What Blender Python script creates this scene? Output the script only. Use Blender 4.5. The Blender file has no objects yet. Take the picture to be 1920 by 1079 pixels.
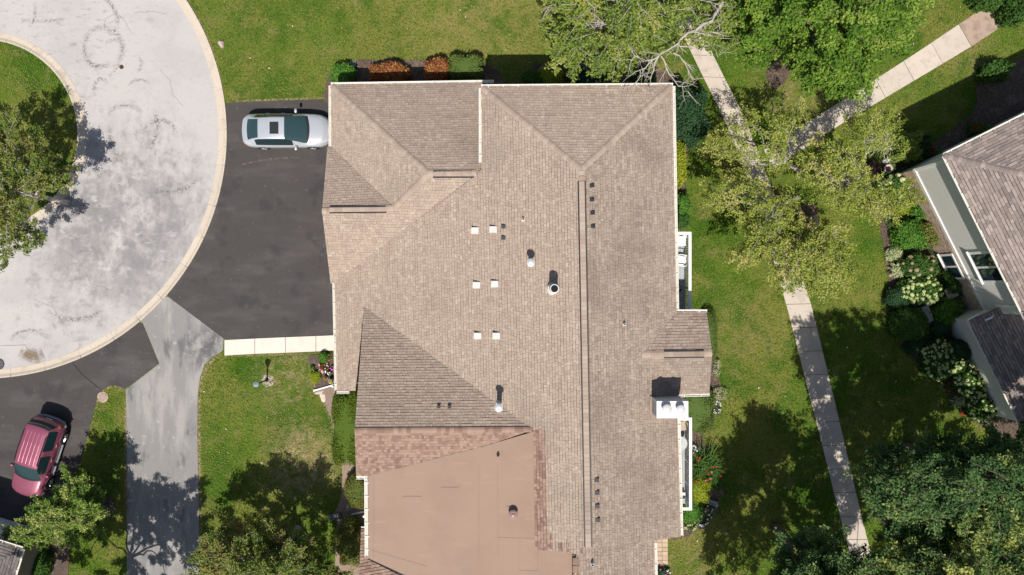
import bpy, bmesh, math, random
import numpy as np
from mathutils import Vector, Matrix
from mathutils.geometry import tessellate_polygon

# ------------------------------------------------------------------ camera, sky, sun, exposure
scene = bpy.context.scene
CAMH, FPX, CX, CY = 42.0, 1440.0, 960.0, 539.5       # drone height, focal length in photo pixels
cam_d = bpy.data.cameras.new('camera'); cam = bpy.data.objects.new('camera', cam_d)
scene.collection.objects.link(cam)
cam.location = (0, 0, CAMH); cam.rotation_euler = (0, 0, 0)
cam_d.sensor_width = 36.0; cam_d.lens = 36.0 * FPX / 1920.0; cam_d.clip_start = 0.5; cam_d.clip_end = 2000
scene.camera = cam
SUN_EL = 61.0
world = bpy.data.worlds.new('World'); scene.world = world; world.use_nodes = True
wn = world.node_tree.nodes; wl = world.node_tree.links
bg = wn.get('Background') or wn.new('ShaderNodeBackground')
sky = wn.new('ShaderNodeTexSky'); sky.sky_type = 'NISHITA'; sky.sun_disc = False
sky.sun_elevation = math.radians(SUN_EL); sky.sun_rotation = math.radians(180)
sky.air_density = 1.0; sky.dust_density = 1.6; sky.ozone_density = 1.0
wl.new(sky.outputs[0], bg.inputs['Color']); bg.inputs['Strength'].default_value = 0.078
sun_d = bpy.data.lights.new('sun', 'SUN'); sun = bpy.data.objects.new('sun', sun_d)
scene.collection.objects.link(sun)
sun_d.energy = 4.8; sun_d.angle = math.radians(0.55); sun_d.color = (1.0, 0.955, 0.89)
sun.rotation_euler = (math.radians(90 - SUN_EL), 0, math.radians(-2)); sun.location = (0, -20, 60)
scene.view_settings.view_transform = 'Standard'; scene.view_settings.look = 'None'
scene.view_settings.exposure = 0.06; scene.view_settings.gamma = 1.0
scene.view_settings.use_curve_mapping = False
scene.render.engine = 'CYCLES'
scene.cycles.max_bounces = 5; scene.cycles.transparent_max_bounces = 8

# ------------------------------------------------------------------ helpers
COL = scene.collection
def P(px, py, z=0.0):
    """photo pixel -> world point at height z"""
    k = (CAMH - z) / FPX
    return Vector(((px - CX) * k, (CY - py) * k, z))
def M2(px, z=0.0): return px * (CAMH - z) / FPX       # pixels -> metres

class MB:
    def __init__(s): s.v = []; s.f = []; s.sh = []
    def add(s, vs, fs, shade=0.5):
        o = len(s.v); s.v += [tuple(v) for v in vs]
        for f in fs: s.f.append(tuple(i + o for i in f)); s.sh.append(shade)
        return s
    def box(s, x0, x1, y0, y1, z0, z1, shade=0.5):
        vs = [(x0,y0,z0),(x1,y0,z0),(x1,y1,z0),(x0,y1,z0),(x0,y0,z1),(x1,y0,z1),(x1,y1,z1),(x0,y1,z1)]
        return s.add(vs, [(0,3,2,1),(4,5,6,7),(0,1,5,4),(1,2,6,5),(2,3,7,6),(3,0,4,7)], shade)
    def obox(s, c, u, w, hl, hw, z0, z1, shade=0.5):
        """box along horizontal unit vectors u, w"""
        c = Vector(c); u = Vector(u); w = Vector(w)
        vs = []
        for z in (z0, z1):
            for a, b in ((-1,-1),(1,-1),(1,1),(-1,1)):
                p = c + u*(a*hl) + w*(b*hw); vs.append((p.x, p.y, z))
        return s.add(vs, [(0,3,2,1),(4,5,6,7),(0,1,5,4),(1,2,6,5),(2,3,7,6),(3,0,4,7)], shade)
    def prism(s, poly, z0, z1, shade=0.5):
        """vertical prism over a plan polygon of (x,y)"""
        poly = [(p[0], p[1]) for p in poly]
        a = sum(poly[i-1][0]*poly[i][1]-poly[i][0]*poly[i-1][1] for i in range(len(poly)))
        if a < 0: poly = poly[::-1]
        n = len(poly)
        vs = [(x,y,z0) for x,y in poly] + [(x,y,z1) for x,y in poly]
        tris = tessellate_polygon([[Vector((x,y,0)) for x,y in poly]])
        fs = []
        for t in tris:
            p = [poly[i] for i in t]
            ar = (p[1][0]-p[0][0])*(p[2][1]-p[0][1])-(p[2][0]-p[0][0])*(p[1][1]-p[0][1])
            if ar < 0: t = (t[0], t[2], t[1])
            fs.append(tuple(n+i for i in t)); fs.append((t[0], t[2], t[1]))
        fs += [(i, (i+1) % n, n+(i+1) % n, n+i) for i in range(n)]
        return s.add(vs, fs, shade)
    def tube(s, pts, rad, sides=6, shade=0.5, cap=True):
        pts = [Vector(p) for p in pts]; n = len(pts)
        if not hasattr(rad, '__len__'): rad = [rad]*n
        vs = []
        for i, p in enumerate(pts):
            d = (pts[min(i+1,n-1)] - pts[max(i-1,0)])
            if d.length < 1e-9: d = Vector((0,0,1))
            d.normalize()
            a = d.cross(Vector((0,0,1)) if abs(d.z) < 0.9 else Vector((1,0,0))).normalized(); b = d.cross(a)
            for k in range(sides):
                t = 2*math.pi*k/sides; vs.append(p + (a*math.cos(t)+b*math.sin(t))*rad[i])
        fs = []
        for i in range(n-1):
            for k in range(sides):
                fs.append((i*sides+k, (i+1)*sides+k, (i+1)*sides+(k+1)%sides, i*sides+(k+1)%sides))
        if cap: fs += [tuple(range(sides)), tuple((n-1)*sides+k for k in range(sides))[::-1]]
        return s.add(vs, fs, shade)
    def lathe(s, prof, c=(0,0,0), sides=20, shade=0.5):
        """profile of (r,z) about a vertical axis"""
        vs = []; n = len(prof)
        for r, z in prof:
            for k in range(sides):
                t = 2*math.pi*k/sides; vs.append((c[0]+r*math.cos(t), c[1]+r*math.sin(t), c[2]+z))
        fs = []
        for i in range(n-1):
            for k in range(sides):
                fs.append((i*sides+k, i*sides+(k+1)%sides, (i+1)*sides+(k+1)%sides, (i+1)*sides+k))
        fs += [tuple(range(sides))[::-1], tuple((n-1)*sides+k for k in range(sides))]
        return s.add(vs, fs, shade)

def wloc(o):
    v = Vector((0,0,0))
    while o: v = v + o.location; o = o.parent
    return v
def mesh_of(mb, name, loc=(0,0,0), smooth=False):
    me = bpy.data.meshes.new(name)
    l = Vector(loc)
    me.from_pydata([(v[0]-l.x, v[1]-l.y, v[2]-l.z) for v in mb.v], [], mb.f)
    at = me.attributes.new('shade', 'FLOAT', 'FACE'); at.data.foreach_set('value', mb.sh)
    if smooth: me.polygons.foreach_set('use_smooth', [True]*len(me.polygons))
    me.update(); return me
def obj(name, mb, mat, parent=None, world=True, smooth=False, bevel=0):
    """link a mesh object; world=True: mb is in world coordinates"""
    l = wloc(parent) if (world and parent) else Vector((0,0,0))
    own = Vector((0,0,0))
    if world and parent is None and mb.v:
        a = np.array(mb.v); own = Vector(((a[:,0].min()+a[:,0].max())/2, (a[:,1].min()+a[:,1].max())/2, a[:,2].min()))
    me = mesh_of(mb, name, l + own, smooth)
    o = bpy.data.objects.new(name, me); COL.objects.link(o); o.location = own
    me.materials.append(mat)
    if parent: o.parent = parent
    if bevel:
        m = o.modifiers.new('bevel', 'BEVEL'); m.width = bevel; m.segments = 2; m.limit_method = 'ANGLE'
    return o
def inst(name, me, parent, loc, rot=None, scl=None):
    o = bpy.data.objects.new(name, me); COL.objects.link(o); o.parent = parent
    o.location = Vector(loc) - wloc(parent)
    if rot is not None: o.rotation_euler = rot
    if scl is not None: o.scale = scl
    return o
def tag(o, label=None, cat=None, group=None, kind=None):
    if label: o['label'] = label
    if cat: o['category'] = cat
    if group: o['group'] = group
    if kind: o['kind'] = kind
    return o
def thing(name, label, cat, loc=(0,0,0), rz=0.0, group=None):
    o = bpy.data.objects.new(name, None); COL.objects.link(o); o.empty_display_size = 0.3
    o.location = loc; o.rotation_euler = (0,0,rz); return tag(o, label, cat, group)
def struct(name, mb, mat, parent=None, label=None):
    o = obj(name, mb, mat, parent)
    if parent is None: o['kind'] = 'structure'
    if label: o['label'] = label
    return o

# ------------------------------------------------------------------ materials
MATS = {}
def mat(name, base, over=(), rough=0.85, bump=None, metal=0.0, spec=0.3, ramp=None, transl=0.0, coat=0.0, vary=0.0, distort=0.0):
    """base colour; over = [(colour, noise scale, lo, hi, strength[, stretch xyz[, mask(cx,cy,r)]])];
    ramp = colour stops driven by the per-face attribute 'shade' instead of base"""
    if name in MATS: return MATS[name]
    m = bpy.data.materials.new(name); m.use_nodes = True
    nt = m.node_tree; N = nt.nodes; L = nt.links
    pb = N['Principled BSDF']; pb.inputs['Roughness'].default_value = rough
    pb.inputs['Metallic'].default_value = metal; pb.inputs['Specular IOR Level'].default_value = spec
    if coat: pb.inputs['Coat Weight'].default_value = coat; pb.inputs['Coat Roughness'].default_value = 0.04
    geo = N.new('ShaderNodeNewGeometry')
    if ramp:
        at = N.new('ShaderNodeAttribute'); at.attribute_name = 'shade'
        cr = N.new('ShaderNodeValToRGB'); e = cr.color_ramp.elements
        while len(e) < len(ramp): e.new(0.5)
        for i, c in enumerate(ramp):
            e[i].position = i/(len(ramp)-1); e[i].color = (*c, 1)
        L.new(at.outputs['Fac'], cr.inputs[0]); col = cr.outputs[0]
    else:
        rg = N.new('ShaderNodeRGB'); rg.outputs[0].default_value = (*base, 1); col = rg.outputs[0]
    def noise(scale, stretch=None, detail=4.0):
        nz = N.new('ShaderNodeTexNoise'); nz.inputs['Scale'].default_value = scale
        nz.inputs['Detail'].default_value = detail+(4 if distort else 0); nz.inputs['Roughness'].default_value = 0.7 if distort else 0.6; nz.inputs['Distortion'].default_value = distort if scale < 5 else 0.0
        src = geo.outputs['Position']
        if stretch:
            mp = N.new('ShaderNodeMapping'); mp.inputs['Scale'].default_value = stretch
            L.new(src, mp.inputs[0]); src = mp.outputs[0]
        L.new(src, nz.inputs['Vector']); return nz.outputs['Fac']
    for k, ov in enumerate(over):
        c, sc, lo, hi, st = ov[:5]
        stretch = ov[5] if len(ov) > 5 else None; mask = ov[6] if len(ov) > 6 else None
        f = noise(sc, stretch)
        mr = N.new('ShaderNodeMapRange'); mr.interpolation_type = 'SMOOTHSTEP'
        mr.inputs['From Min'].default_value = lo; mr.inputs['From Max'].default_value = hi
        mr.inputs['To Max'].default_value = st
        L.new(f, mr.inputs['Value']); fac = mr.outputs[0]
        if mask:
            ds = N.new('ShaderNodeVectorMath'); ds.operation = 'DISTANCE'
            ds.inputs[1].default_value = (mask[0], mask[1], 0); L.new(geo.outputs['Position'], ds.inputs[0])
            wob = noise(0.8); ad = N.new('ShaderNodeMath'); ad.operation = 'MULTIPLY_ADD'
            ad.inputs[1].default_value = mask[2]*1.2; ad.inputs[2].default_value = -mask[2]*0.6
            L.new(wob, ad.inputs[0]); a2 = N.new('ShaderNodeMath'); a2.operation = 'ADD'
            L.new(ds.outputs['Value'], a2.inputs[0]); L.new(ad.outputs[0], a2.inputs[1])
            m2 = N.new('ShaderNodeMapRange'); m2.interpolation_type = 'SMOOTHSTEP'
            m2.inputs['From Min'].default_value = mask[2]*1.25; m2.inputs['From Max'].default_value = mask[2]*0.35
            L.new(a2.outputs[0], m2.inputs['Value'])
            mm = N.new('ShaderNodeMath'); mm.operation = 'MULTIPLY'
            L.new(fac, mm.inputs[0]); L.new(m2.outputs[0], mm.inputs[1]); fac = mm.outputs[0]
        mx = N.new('ShaderNodeMix'); mx.data_type = 'RGBA'
        L.new(fac, mx.inputs['Factor']); L.new(col, mx.inputs[6]); mx.inputs[7].default_value = (*c, 1)
        col = mx.outputs[2]
    if vary:
        oi = N.new('ShaderNodeObjectInfo'); mr = N.new('ShaderNodeMapRange')
        mr.inputs['To Min'].default_value = 1-vary; mr.inputs['To Max'].default_value = 1+vary
        L.new(oi.outputs['Random'], mr.inputs['Value'])
        vm = N.new('ShaderNodeVectorMath'); vm.operation = 'SCALE'
        L.new(col, vm.inputs[0]); L.new(mr.outputs[0], vm.inputs['Scale']); col = vm.outputs[0]
    L.new(col, pb.inputs['Base Color'])
    if bump:
        bp = N.new('ShaderNodeBump'); bp.inputs['Strength'].default_value = bump[1]
        bp.inputs['Distance'].default_value = bump[2] if len(bump) > 2 else 0.02
        L.new(noise(bump[0], None, 3.0), bp.inputs['Height']); L.new(bp.outputs[0], pb.inputs['Normal'])
    if transl:
        tr = N.new('ShaderNodeBsdfTranslucent'); L.new(col, tr.inputs['Color'])
        ms = N.new('ShaderNodeMixShader'); ms.inputs[0].default_value = transl
        L.new(pb.outputs[0], ms.inputs[1]); L.new(tr.outputs[0], ms.inputs[2])
        L.new(ms.outputs[0], N['Material Output'].inputs['Surface'])
    MATS[name] = m; return m

def pm(px, py, r): p = P(px, py); return (p.x, p.y, r/34.3)
m_lawn = mat('lawn', (0.105, 0.185, 0.018), [
    ((0.225, 0.225, 0.048), 0.20, 0.36, 0.60, 0.90),
    ((0.052, 0.135, 0.010), 0.33, 0.45, 0.62, 0.90),
    ((0.270, 0.235, 0.085), 0.8, 0.53, 0.70, 0.65),
    ((0.045, 0.115, 0.010), 1.4, 0.52, 0.68, 0.65),
    ((0.420, 0.330, 0.180), 2.2, 0.36, 0.60, 0.90, None, pm(570, 865, 75)),
    ((0.360, 0.290, 0.150), 2.2, 0.42, 0.66, 0.8, None, pm(540, 700, 70)),
    ((0.340, 0.260, 0.140), 2.4, 0.44, 0.66, 0.85, None, pm(1480, 175, 75)),
    ((0.300, 0.260, 0.080), 1.2, 0.34, 0.62, 0.75, None, pm(900, 40, 170)),
    ((0.300, 0.240, 0.110), 1.8, 0.44, 0.66, 0.7, None, pm(1290, 1050, 70)),
    ((0.300, 0.250, 0.095), 1.5, 0.40, 0.66, 0.65, None, pm(1375, 620, 70)),
    ((0.300, 0.240, 0.110), 1.6, 0.44, 0.66, 0.65, None, pm(1820, 110, 60)),
    ((0.034, 0.066, 0.010), 8.0, 0.47, 0.66, 0.65),
    ((0.290, 0.290, 0.090), 13.0, 0.54, 0.68, 0.55)], rough=0.95, bump=(26, 1.0, 0.08), spec=0.1)
m_street = mat('street_paving', (0.485, 0.452, 0.430), [
    ((0.42, 0.395, 0.385), 0.35, 0.45, 0.62, 0.7),
    ((0.235, 0.223, 0.225), 0.45, 0.34, 0.60, 0.90, (1.0, 0.9, 1.0), pm(225, 430, 185)),
    ((0.22, 0.212, 0.215), 1.7, 0.44, 0.64, 0.75, (1.2, 0.8, 1.0), pm(230, 400, 210)),
    ((0.55, 0.525, 0.51), 1.2, 0.52, 0.68, 0.6, (0.8, 1.3, 1.0), pm(215, 430, 200)),
    ((0.25, 0.24, 0.24), 1.3, 0.50, 0.66, 0.75, (0.9, 1.0, 1.0), pm(120, 560, 130)),
    ((0.24, 0.23, 0.235), 2.4, 0.53, 0.66, 0.6, (0.6, 1.5, 1.0), pm(110, 40, 200)),
    ((0.32, 0.30, 0.29), 6.0, 0.54, 0.68, 0.5),
    ((0.60, 0.575, 0.56), 18.0, 0.56, 0.72, 0.45)], rough=0.92, bump=(60, 0.4, 0.01), spec=0.2, distort=0.25)
m_kerb = mat('kerb_concrete', (0.56, 0.48, 0.385), [((0.43, 0.37, 0.30), 1.6, 0.5, 0.7, 0.7), ((0.30, 0.26, 0.22), 8.0, 0.56, 0.7, 0.5)],
             rough=0.9, bump=(50, 0.3, 0.01), vary=0.05)
m_asph = mat('fresh_asphalt', (0.062, 0.054, 0.052), [((0.098, 0.088, 0.083), 0.5, 0.45, 0.7, 0.8, (0.5, 1.6, 1)),
    ((0.040, 0.038, 0.040), 0.8, 0.52, 0.7, 0.7), ((0.14, 0.13, 0.12), 3.5, 0.62, 0.74, 0.6), ((0.13, 0.12, 0.115), 40.0, 0.58, 0.7, 0.5)],
    rough=0.8, bump=(70, 0.5, 0.01), spec=0.3)
m_asph_old = mat('aged_asphalt', (0.255, 0.243, 0.232), [((0.36, 0.338, 0.315), 0.7, 0.45, 0.65, 0.85, (1.7, 0.35, 1)),
    ((0.13, 0.13, 0.135), 0.9, 0.53, 0.7, 0.85, (1.4, 0.5, 1)), ((0.10, 0.10, 0.105), 1.6, 0.42, 0.6, 0.8, None, pm(385, 650, 45)),
    ((0.45, 0.43, 0.42), 3.5, 0.60, 0.72, 0.6), ((0.14, 0.14, 0.14), 30.0, 0.56, 0.7, 0.55)],
    rough=0.9, bump=(60, 0.5, 0.01), spec=0.2)
m_walk = mat('walk_concrete', (0.55, 0.475, 0.395), [((0.45, 0.385, 0.32), 1.3, 0.46, 0.66, 0.75), ((0.34, 0.29, 0.24), 4.0, 0.58, 0.7, 0.5),
    ((0.62, 0.54, 0.46), 25.0, 0.55, 0.7, 0.5)], rough=0.9, bump=(50, 0.3, 0.01), vary=0.07)
m_walk_new = mat('new_concrete', (0.68, 0.625, 0.545), [((0.60, 0.55, 0.48), 1.5, 0.5, 0.7, 0.6), ((0.55, 0.5, 0.43), 20.0, 0.58, 0.7, 0.4)], rough=0.9, vary=0.03)
m_mulch = mat('mulch', (0.145, 0.105, 0.080), [((0.26, 0.19, 0.145), 1.2, 0.45, 0.65, 0.7), ((0.05, 0.036, 0.030), 14.0, 0.46, 0.62, 0.8),
    ((0.34, 0.26, 0.20), 22.0, 0.58, 0.7, 0.7)], rough=0.95, bump=(30, 1.0, 0.05), spec=0.1)
m_soil = mat('garden_soil', (0.12, 0.088, 0.070), [((0.20, 0.15, 0.12), 3, 0.5, 0.68, 0.7), ((0.05, 0.036, 0.03), 18.0, 0.5, 0.66, 0.7)], rough=0.95, bump=(30, 1.0, 0.04))
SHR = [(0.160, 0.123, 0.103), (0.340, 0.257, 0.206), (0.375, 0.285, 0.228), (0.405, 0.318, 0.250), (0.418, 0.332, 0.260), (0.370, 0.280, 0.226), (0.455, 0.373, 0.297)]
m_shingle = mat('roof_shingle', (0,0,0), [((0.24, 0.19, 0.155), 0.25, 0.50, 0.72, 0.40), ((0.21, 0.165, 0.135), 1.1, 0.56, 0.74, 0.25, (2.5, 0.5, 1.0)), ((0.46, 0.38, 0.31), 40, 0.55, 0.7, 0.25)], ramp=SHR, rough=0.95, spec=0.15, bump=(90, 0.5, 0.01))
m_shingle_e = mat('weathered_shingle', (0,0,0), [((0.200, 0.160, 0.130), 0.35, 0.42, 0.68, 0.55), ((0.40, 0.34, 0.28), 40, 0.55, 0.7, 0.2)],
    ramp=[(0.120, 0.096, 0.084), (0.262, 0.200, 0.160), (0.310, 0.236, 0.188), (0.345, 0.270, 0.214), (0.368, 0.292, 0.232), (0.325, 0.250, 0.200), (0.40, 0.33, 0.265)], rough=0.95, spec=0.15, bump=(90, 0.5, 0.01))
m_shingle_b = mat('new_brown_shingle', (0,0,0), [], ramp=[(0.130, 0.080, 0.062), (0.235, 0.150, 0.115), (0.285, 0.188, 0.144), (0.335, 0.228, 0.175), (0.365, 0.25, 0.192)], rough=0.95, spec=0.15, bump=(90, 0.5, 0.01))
m_shingle_g = mat('grey_shingle', (0,0,0), [((0.19, 0.165, 0.155), 0.4, 0.5, 0.7, 0.4)], ramp=[(0.11, 0.092, 0.085), (0.22, 0.182, 0.165), (0.27, 0.22, 0.195), (0.32, 0.262, 0.232), (0.37, 0.30, 0.265)], rough=0.95, spec=0.15)
m_felt = mat('roll_roofing', (0.335, 0.236, 0.178), [((0.305, 0.212, 0.158), 0.5, 0.45, 0.65, 0.7), ((0.27, 0.188, 0.142), 0.25, 0.5, 0.7, 0.5, (1.0, 0.3, 1.0)), ((0.375, 0.268, 0.203), 1.5, 0.56, 0.7, 0.5, (0.4, 2.0, 1.0)), ((0.375, 0.265, 0.20), 60.0, 0.52, 0.66, 0.6), ((0.27, 0.185, 0.14), 80.0, 0.55, 0.68, 0.5)],
    rough=0.95, bump=(120, 0.6, 0.01), spec=0.1)
m_seam = mat('seam_shadow', (0.22, 0.145, 0.11), rough=0.95)
m_white = mat('white_paint', (0.80, 0.79, 0.77), [((0.66, 0.64, 0.6), 3.0, 0.55, 0.75, 0.4)], rough=0.5)
m_gut_in = mat('gutter_inside', (0.62, 0.55, 0.44), [((0.30, 0.24, 0.17), 3.0, 0.55, 0.7, 0.7)], rough=0.8)
m_galv = mat('galvanised_metal', (0.62, 0.63, 0.64), [((0.45, 0.46, 0.47), 5, 0.5, 0.7, 0.5)], rough=0.45, metal=0.35)
m_vent = mat('pale_vent_metal', (0.62, 0.60, 0.56), [((0.48, 0.46, 0.43), 6, 0.5, 0.7, 0.5)], rough=0.6)
m_black = mat('black_plastic', (0.022, 0.024, 0.028), rough=0.5)
m_dark = mat('dark_void', (0.012, 0.012, 0.013), rough=0.9)
m_siding = mat('grey_siding', (0.72, 0.69, 0.65), [((0.66, 0.64, 0.61), 2, 0.5, 0.7, 0.5)], rough=0.6)
m_shingle_d = mat('shaded_grey_shingle', (0,0,0), ramp=[(0.07,0.062,0.06),(0.13,0.115,0.11),(0.17,0.15,0.142),(0.20,0.178,0.168)], rough=0.95, spec=0.15)  # shade on the corner house roof is put into this darker colour
m_siding_w = mat('white_siding', (0.62, 0.63, 0.64), rough=0.6)
m_siding_b = mat('taupe_siding', (0.22, 0.18, 0.15), rough=0.7)
m_brick = mat('brick', (0,0,0), ramp=[(0.34, 0.22, 0.165), (0.48, 0.34, 0.26), (0.58, 0.45, 0.35), (0.40, 0.27, 0.21)], rough=0.9)
m_mortar = mat('mortar', (0.40, 0.37, 0.33), rough=0.95)
m_glass = mat('window_glass', (0.02, 0.035, 0.045), rough=0.05, spec=0.6)
m_deck = mat('deck_board', (0.40, 0.41, 0.41), [((0.33, 0.34, 0.35), 3, 0.5, 0.7, 0.5)], rough=0.7, vary=0.06)
m_bark = mat('bark', (0.17, 0.13, 0.105), [((0.10, 0.075, 0.06), 8, 0.5, 0.65, 0.7)], rough=0.95)
m_bark_grey = mat('grey_bark', (0.46, 0.41, 0.36), [((0.30, 0.26, 0.225), 6, 0.5, 0.65, 0.7)], rough=0.95)
LB = 1.6
def leafm(name, stops, tr=0.30, rough=0.55): return mat(name, (0,0,0), ramp=[tuple(min(.8, c*LB) for c in q) for q in stops], transl=tr, rough=0.7, spec=0.10)
lf_crab = leafm('crabapple_leaf', [(0.125,0.165,0.026),(0.185,0.225,0.040),(0.240,0.270,0.056),(0.290,0.300,0.080),(0.340,0.310,0.105)])
lf_crab_d = leafm('rusty_crabapple_leaf', [(0.078,0.118,0.024),(0.122,0.162,0.036),(0.175,0.200,0.050),(0.185,0.185,0.062),(0.270,0.155,0.070)])
lf_maple = leafm('maple_leaf', [(0.060,0.120,0.016),(0.095,0.170,0.022),(0.140,0.215,0.032),(0.185,0.250,0.048)])
lf_young = leafm('young_maple_leaf', [(0.065,0.125,0.022),(0.115,0.185,0.036),(0.190,0.245,0.058),(0.310,0.335,0.105)])
lf_big = leafm('shade_tree_leaf', [(0.090,0.140,0.026),(0.145,0.195,0.038),(0.200,0.240,0.050),(0.310,0.290,0.090)])
lf_grove = leafm('grove_leaf', [(0.038,0.080,0.028),(0.058,0.110,0.038),(0.086,0.145,0.048),(0.165,0.210,0.066)])
lf_grove_y = leafm('yellow_tipped_leaf', [(0.042,0.085,0.028),(0.072,0.122,0.038),(0.135,0.185,0.052),(0.290,0.310,0.088)])
lf_dark = leafm('evergreen_leaf', [(0.020,0.050,0.022),(0.032,0.070,0.030),(0.046,0.088,0.036)])
lf_box = leafm('boxwood_leaf', [(0.060,0.100,0.022),(0.095,0.135,0.032),(0.140,0.165,0.045)])
lf_green = leafm('bright_shrub_leaf', [(0.045,0.120,0.018),(0.075,0.170,0.026),(0.120,0.215,0.035)])
lf_mid = leafm('garden_leaf', [(0.030,0.075,0.016),(0.050,0.105,0.022),(0.085,0.140,0.030)])
lf_lime = leafm('lime_leaf', [(0.130,0.180,0.016),(0.230,0.255,0.022),(0.330,0.310,0.035)])
lf_red = leafm('red_shrub_leaf', [(0.110,0.038,0.024),(0.200,0.065,0.030),(0.270,0.105,0.042),(0.320,0.180,0.050),(0.230,0.180,0.045)])
lf_mix = leafm('rusty_green_leaf', [(0.060,0.100,0.025),(0.110,0.135,0.030),(0.170,0.150,0.040),(0.220,0.110,0.050)])
lf_pale = leafm('variegated_leaf', [(0.150,0.190,0.080),(0.300,0.320,0.170),(0.500,0.500,0.320)])
fl_lime = mat('hydrangea_bloom', (0,0,0), ramp=[(0.26,0.34,0.11),(0.40,0.46,0.18),(0.55,0.58,0.28)], rough=0.8)
fl_red = mat('red_bloom', (0.42,0.012,0.012), rough=0.7)
fl_pink = mat('pink_bloom', (0.70,0.16,0.20), rough=0.7)
fl_mag = mat('magenta_bloom', (0.55,0.12,0.40), rough=0.7)
fl_white = mat('white_bloom', (0.80,0.80,0.78), rough=0.7)
fl_orange = mat('orange_bloom', (0.75,0.20,0.03), rough=0.7)
fl_yellow = mat('yellow_bloom', (0.80,0.55,0.03), rough=0.7)
m_stone = mat('pale_stone', (0.52,0.44,0.37), [((0.38,0.32,0.27), 5, 0.5, 0.7, 0.7)], rough=0.9)
m_gravel = mat('pale_gravel', (0,0,0), ramp=[(0.42,0.36,0.30),(0.60,0.53,0.46),(0.70,0.65,0.58)], rough=0.9)

# ------------------------------------------------------------------ ground, street, kerbs, drives, walks
HARD = []
def sheet(name, px_poly, z, m, parent=None, label=None, h=None):
    HARD.append(list(px_poly))
    mb = MB(); poly = [P(a, b)[:2] for a, b in px_poly]
    mb.prism(poly, z - (h if h else 0.0035), z)
    return struct(name, mb, m, parent, label)
g = MB(); g.add([(-200,-200,0),(200,-200,0),(200,200,0),(-200,200,0)], [(0,1,2,3)])
ground = struct('ground', g, m_lawn)
RC = P(-31, 253); R_OUT = 457/34.286; R_ISL = 193.6/34.286
mb = MB(); n = 96; KW = 0.47
ri, ro = R_ISL - 0.05, R_OUT - 0.05
vs = [(RC.x+r*math.cos(2*math.pi*k/n), RC.y+r*math.sin(2*math.pi*k/n), 0.006) for r in (ri, ro) for k in range(n)]
mb.add(vs, [(k, n+k, n+(k+1)%n, (k+1)%n) for k in range(n)])
street = struct('street', mb, m_street)
mb = MB(); r = R_ISL - KW + 0.02
mb.add([(RC.x+r*math.cos(2*math.pi*k/n), RC.y+r*math.sin(2*math.pi*k/n), 0.055) for k in range(n)] + [(RC.x, RC.y, 0.16)], [(k, (k+1)%n, n) for k in range(n)])
island = struct('island_lawn', mb, m_lawn)
def kerb_ring(name, r_street, sgn, a0, a1, seg_deg):
    """sgn +1: kerb lies outside r_street, -1: inside"""
    root = bpy.data.objects.new(name, None); COL.objects.link(root); root.location = (RC.x, RC.y, 0); root['kind'] = 'structure'
    prof = [(0.0, 0.004), (0.0, 0.016), (0.26, 0.010), (0.34, 0.045), (0.40, 0.075), (KW, 0.078), (KW, 0.0)]
    a = a0; rnd = random.Random(3)
    while a < a1 - 0.5:
        b = min(a1, a + seg_deg*rnd.uniform(0.85, 1.15)); g_ = 0.0009*180/math.pi*1.2
        m = MB(); ns = 8; vs = []
        for i in range(ns+1):
            t = math.radians(a + g_ + (b-a-2*g_)*i/ns)
            for o_, z in prof:
                rr = r_street + sgn*o_; vs.append((RC.x+rr*math.cos(t), RC.y+rr*math.sin(t), z))
        k = len(prof); fs = []
        for i in range(ns):
            for j in range(k-1):
                q = (i*k+j, (i+1)*k+j, (i+1)*k+j+1, i*k+j+1); fs.append(q if sgn < 0 else q[::-1])
        fs += [tuple(range(k)), tuple(ns*k+j for j in range(k))[::-1]]
        m.add(vs, fs); obj('kerb_segment', m, m_kerb, root); a = b
    return root
kerb_ring('kerb', R_OUT - KW, 1, -100, 60, 8.6)
kerb_ring('kerb', R_ISL, -1, -100, 100, 24)
def arc_px(a0, a1, n=14):
    return [(-31+457*math.cos(math.radians(a0+(a1-a0)*i/n)), 253-457*math.sin(math.radians(a0+(a1-a0)*i/n))) for i in range(n+1)]
# outer kerb angles: drive 1 from (427,193) to (315,557)
sheet('driveway', [(427,193),(620,186),(700,186),(700,640),(421,636),(418,634),(316,557)] + arc_px(-41.0, 7.2), 0.014, m_asph)
sheet('driveway', [(317,558),(419,635),(418,658),(398,670),(384,684),(375,708),(371,740),(370,820),(373,950),(376,1200),(238,1200),(238,900),(237,760),(236,731),(299,682),(268,606)] + arc_px(-50, -41.6, 4), 0.012, m_asph_old)
sheet('driveway', [(267,607),(298,682),(235,730),(222,725),(209,723),(195,730),(184,742),(176,772),(165,815),(150,868),(136,910),(120,960),(105,1010),(95,1200),(-400,1200),(-400,600)] + arc_px(-104, -50.6, 16), 0.016, m_asph)
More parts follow.
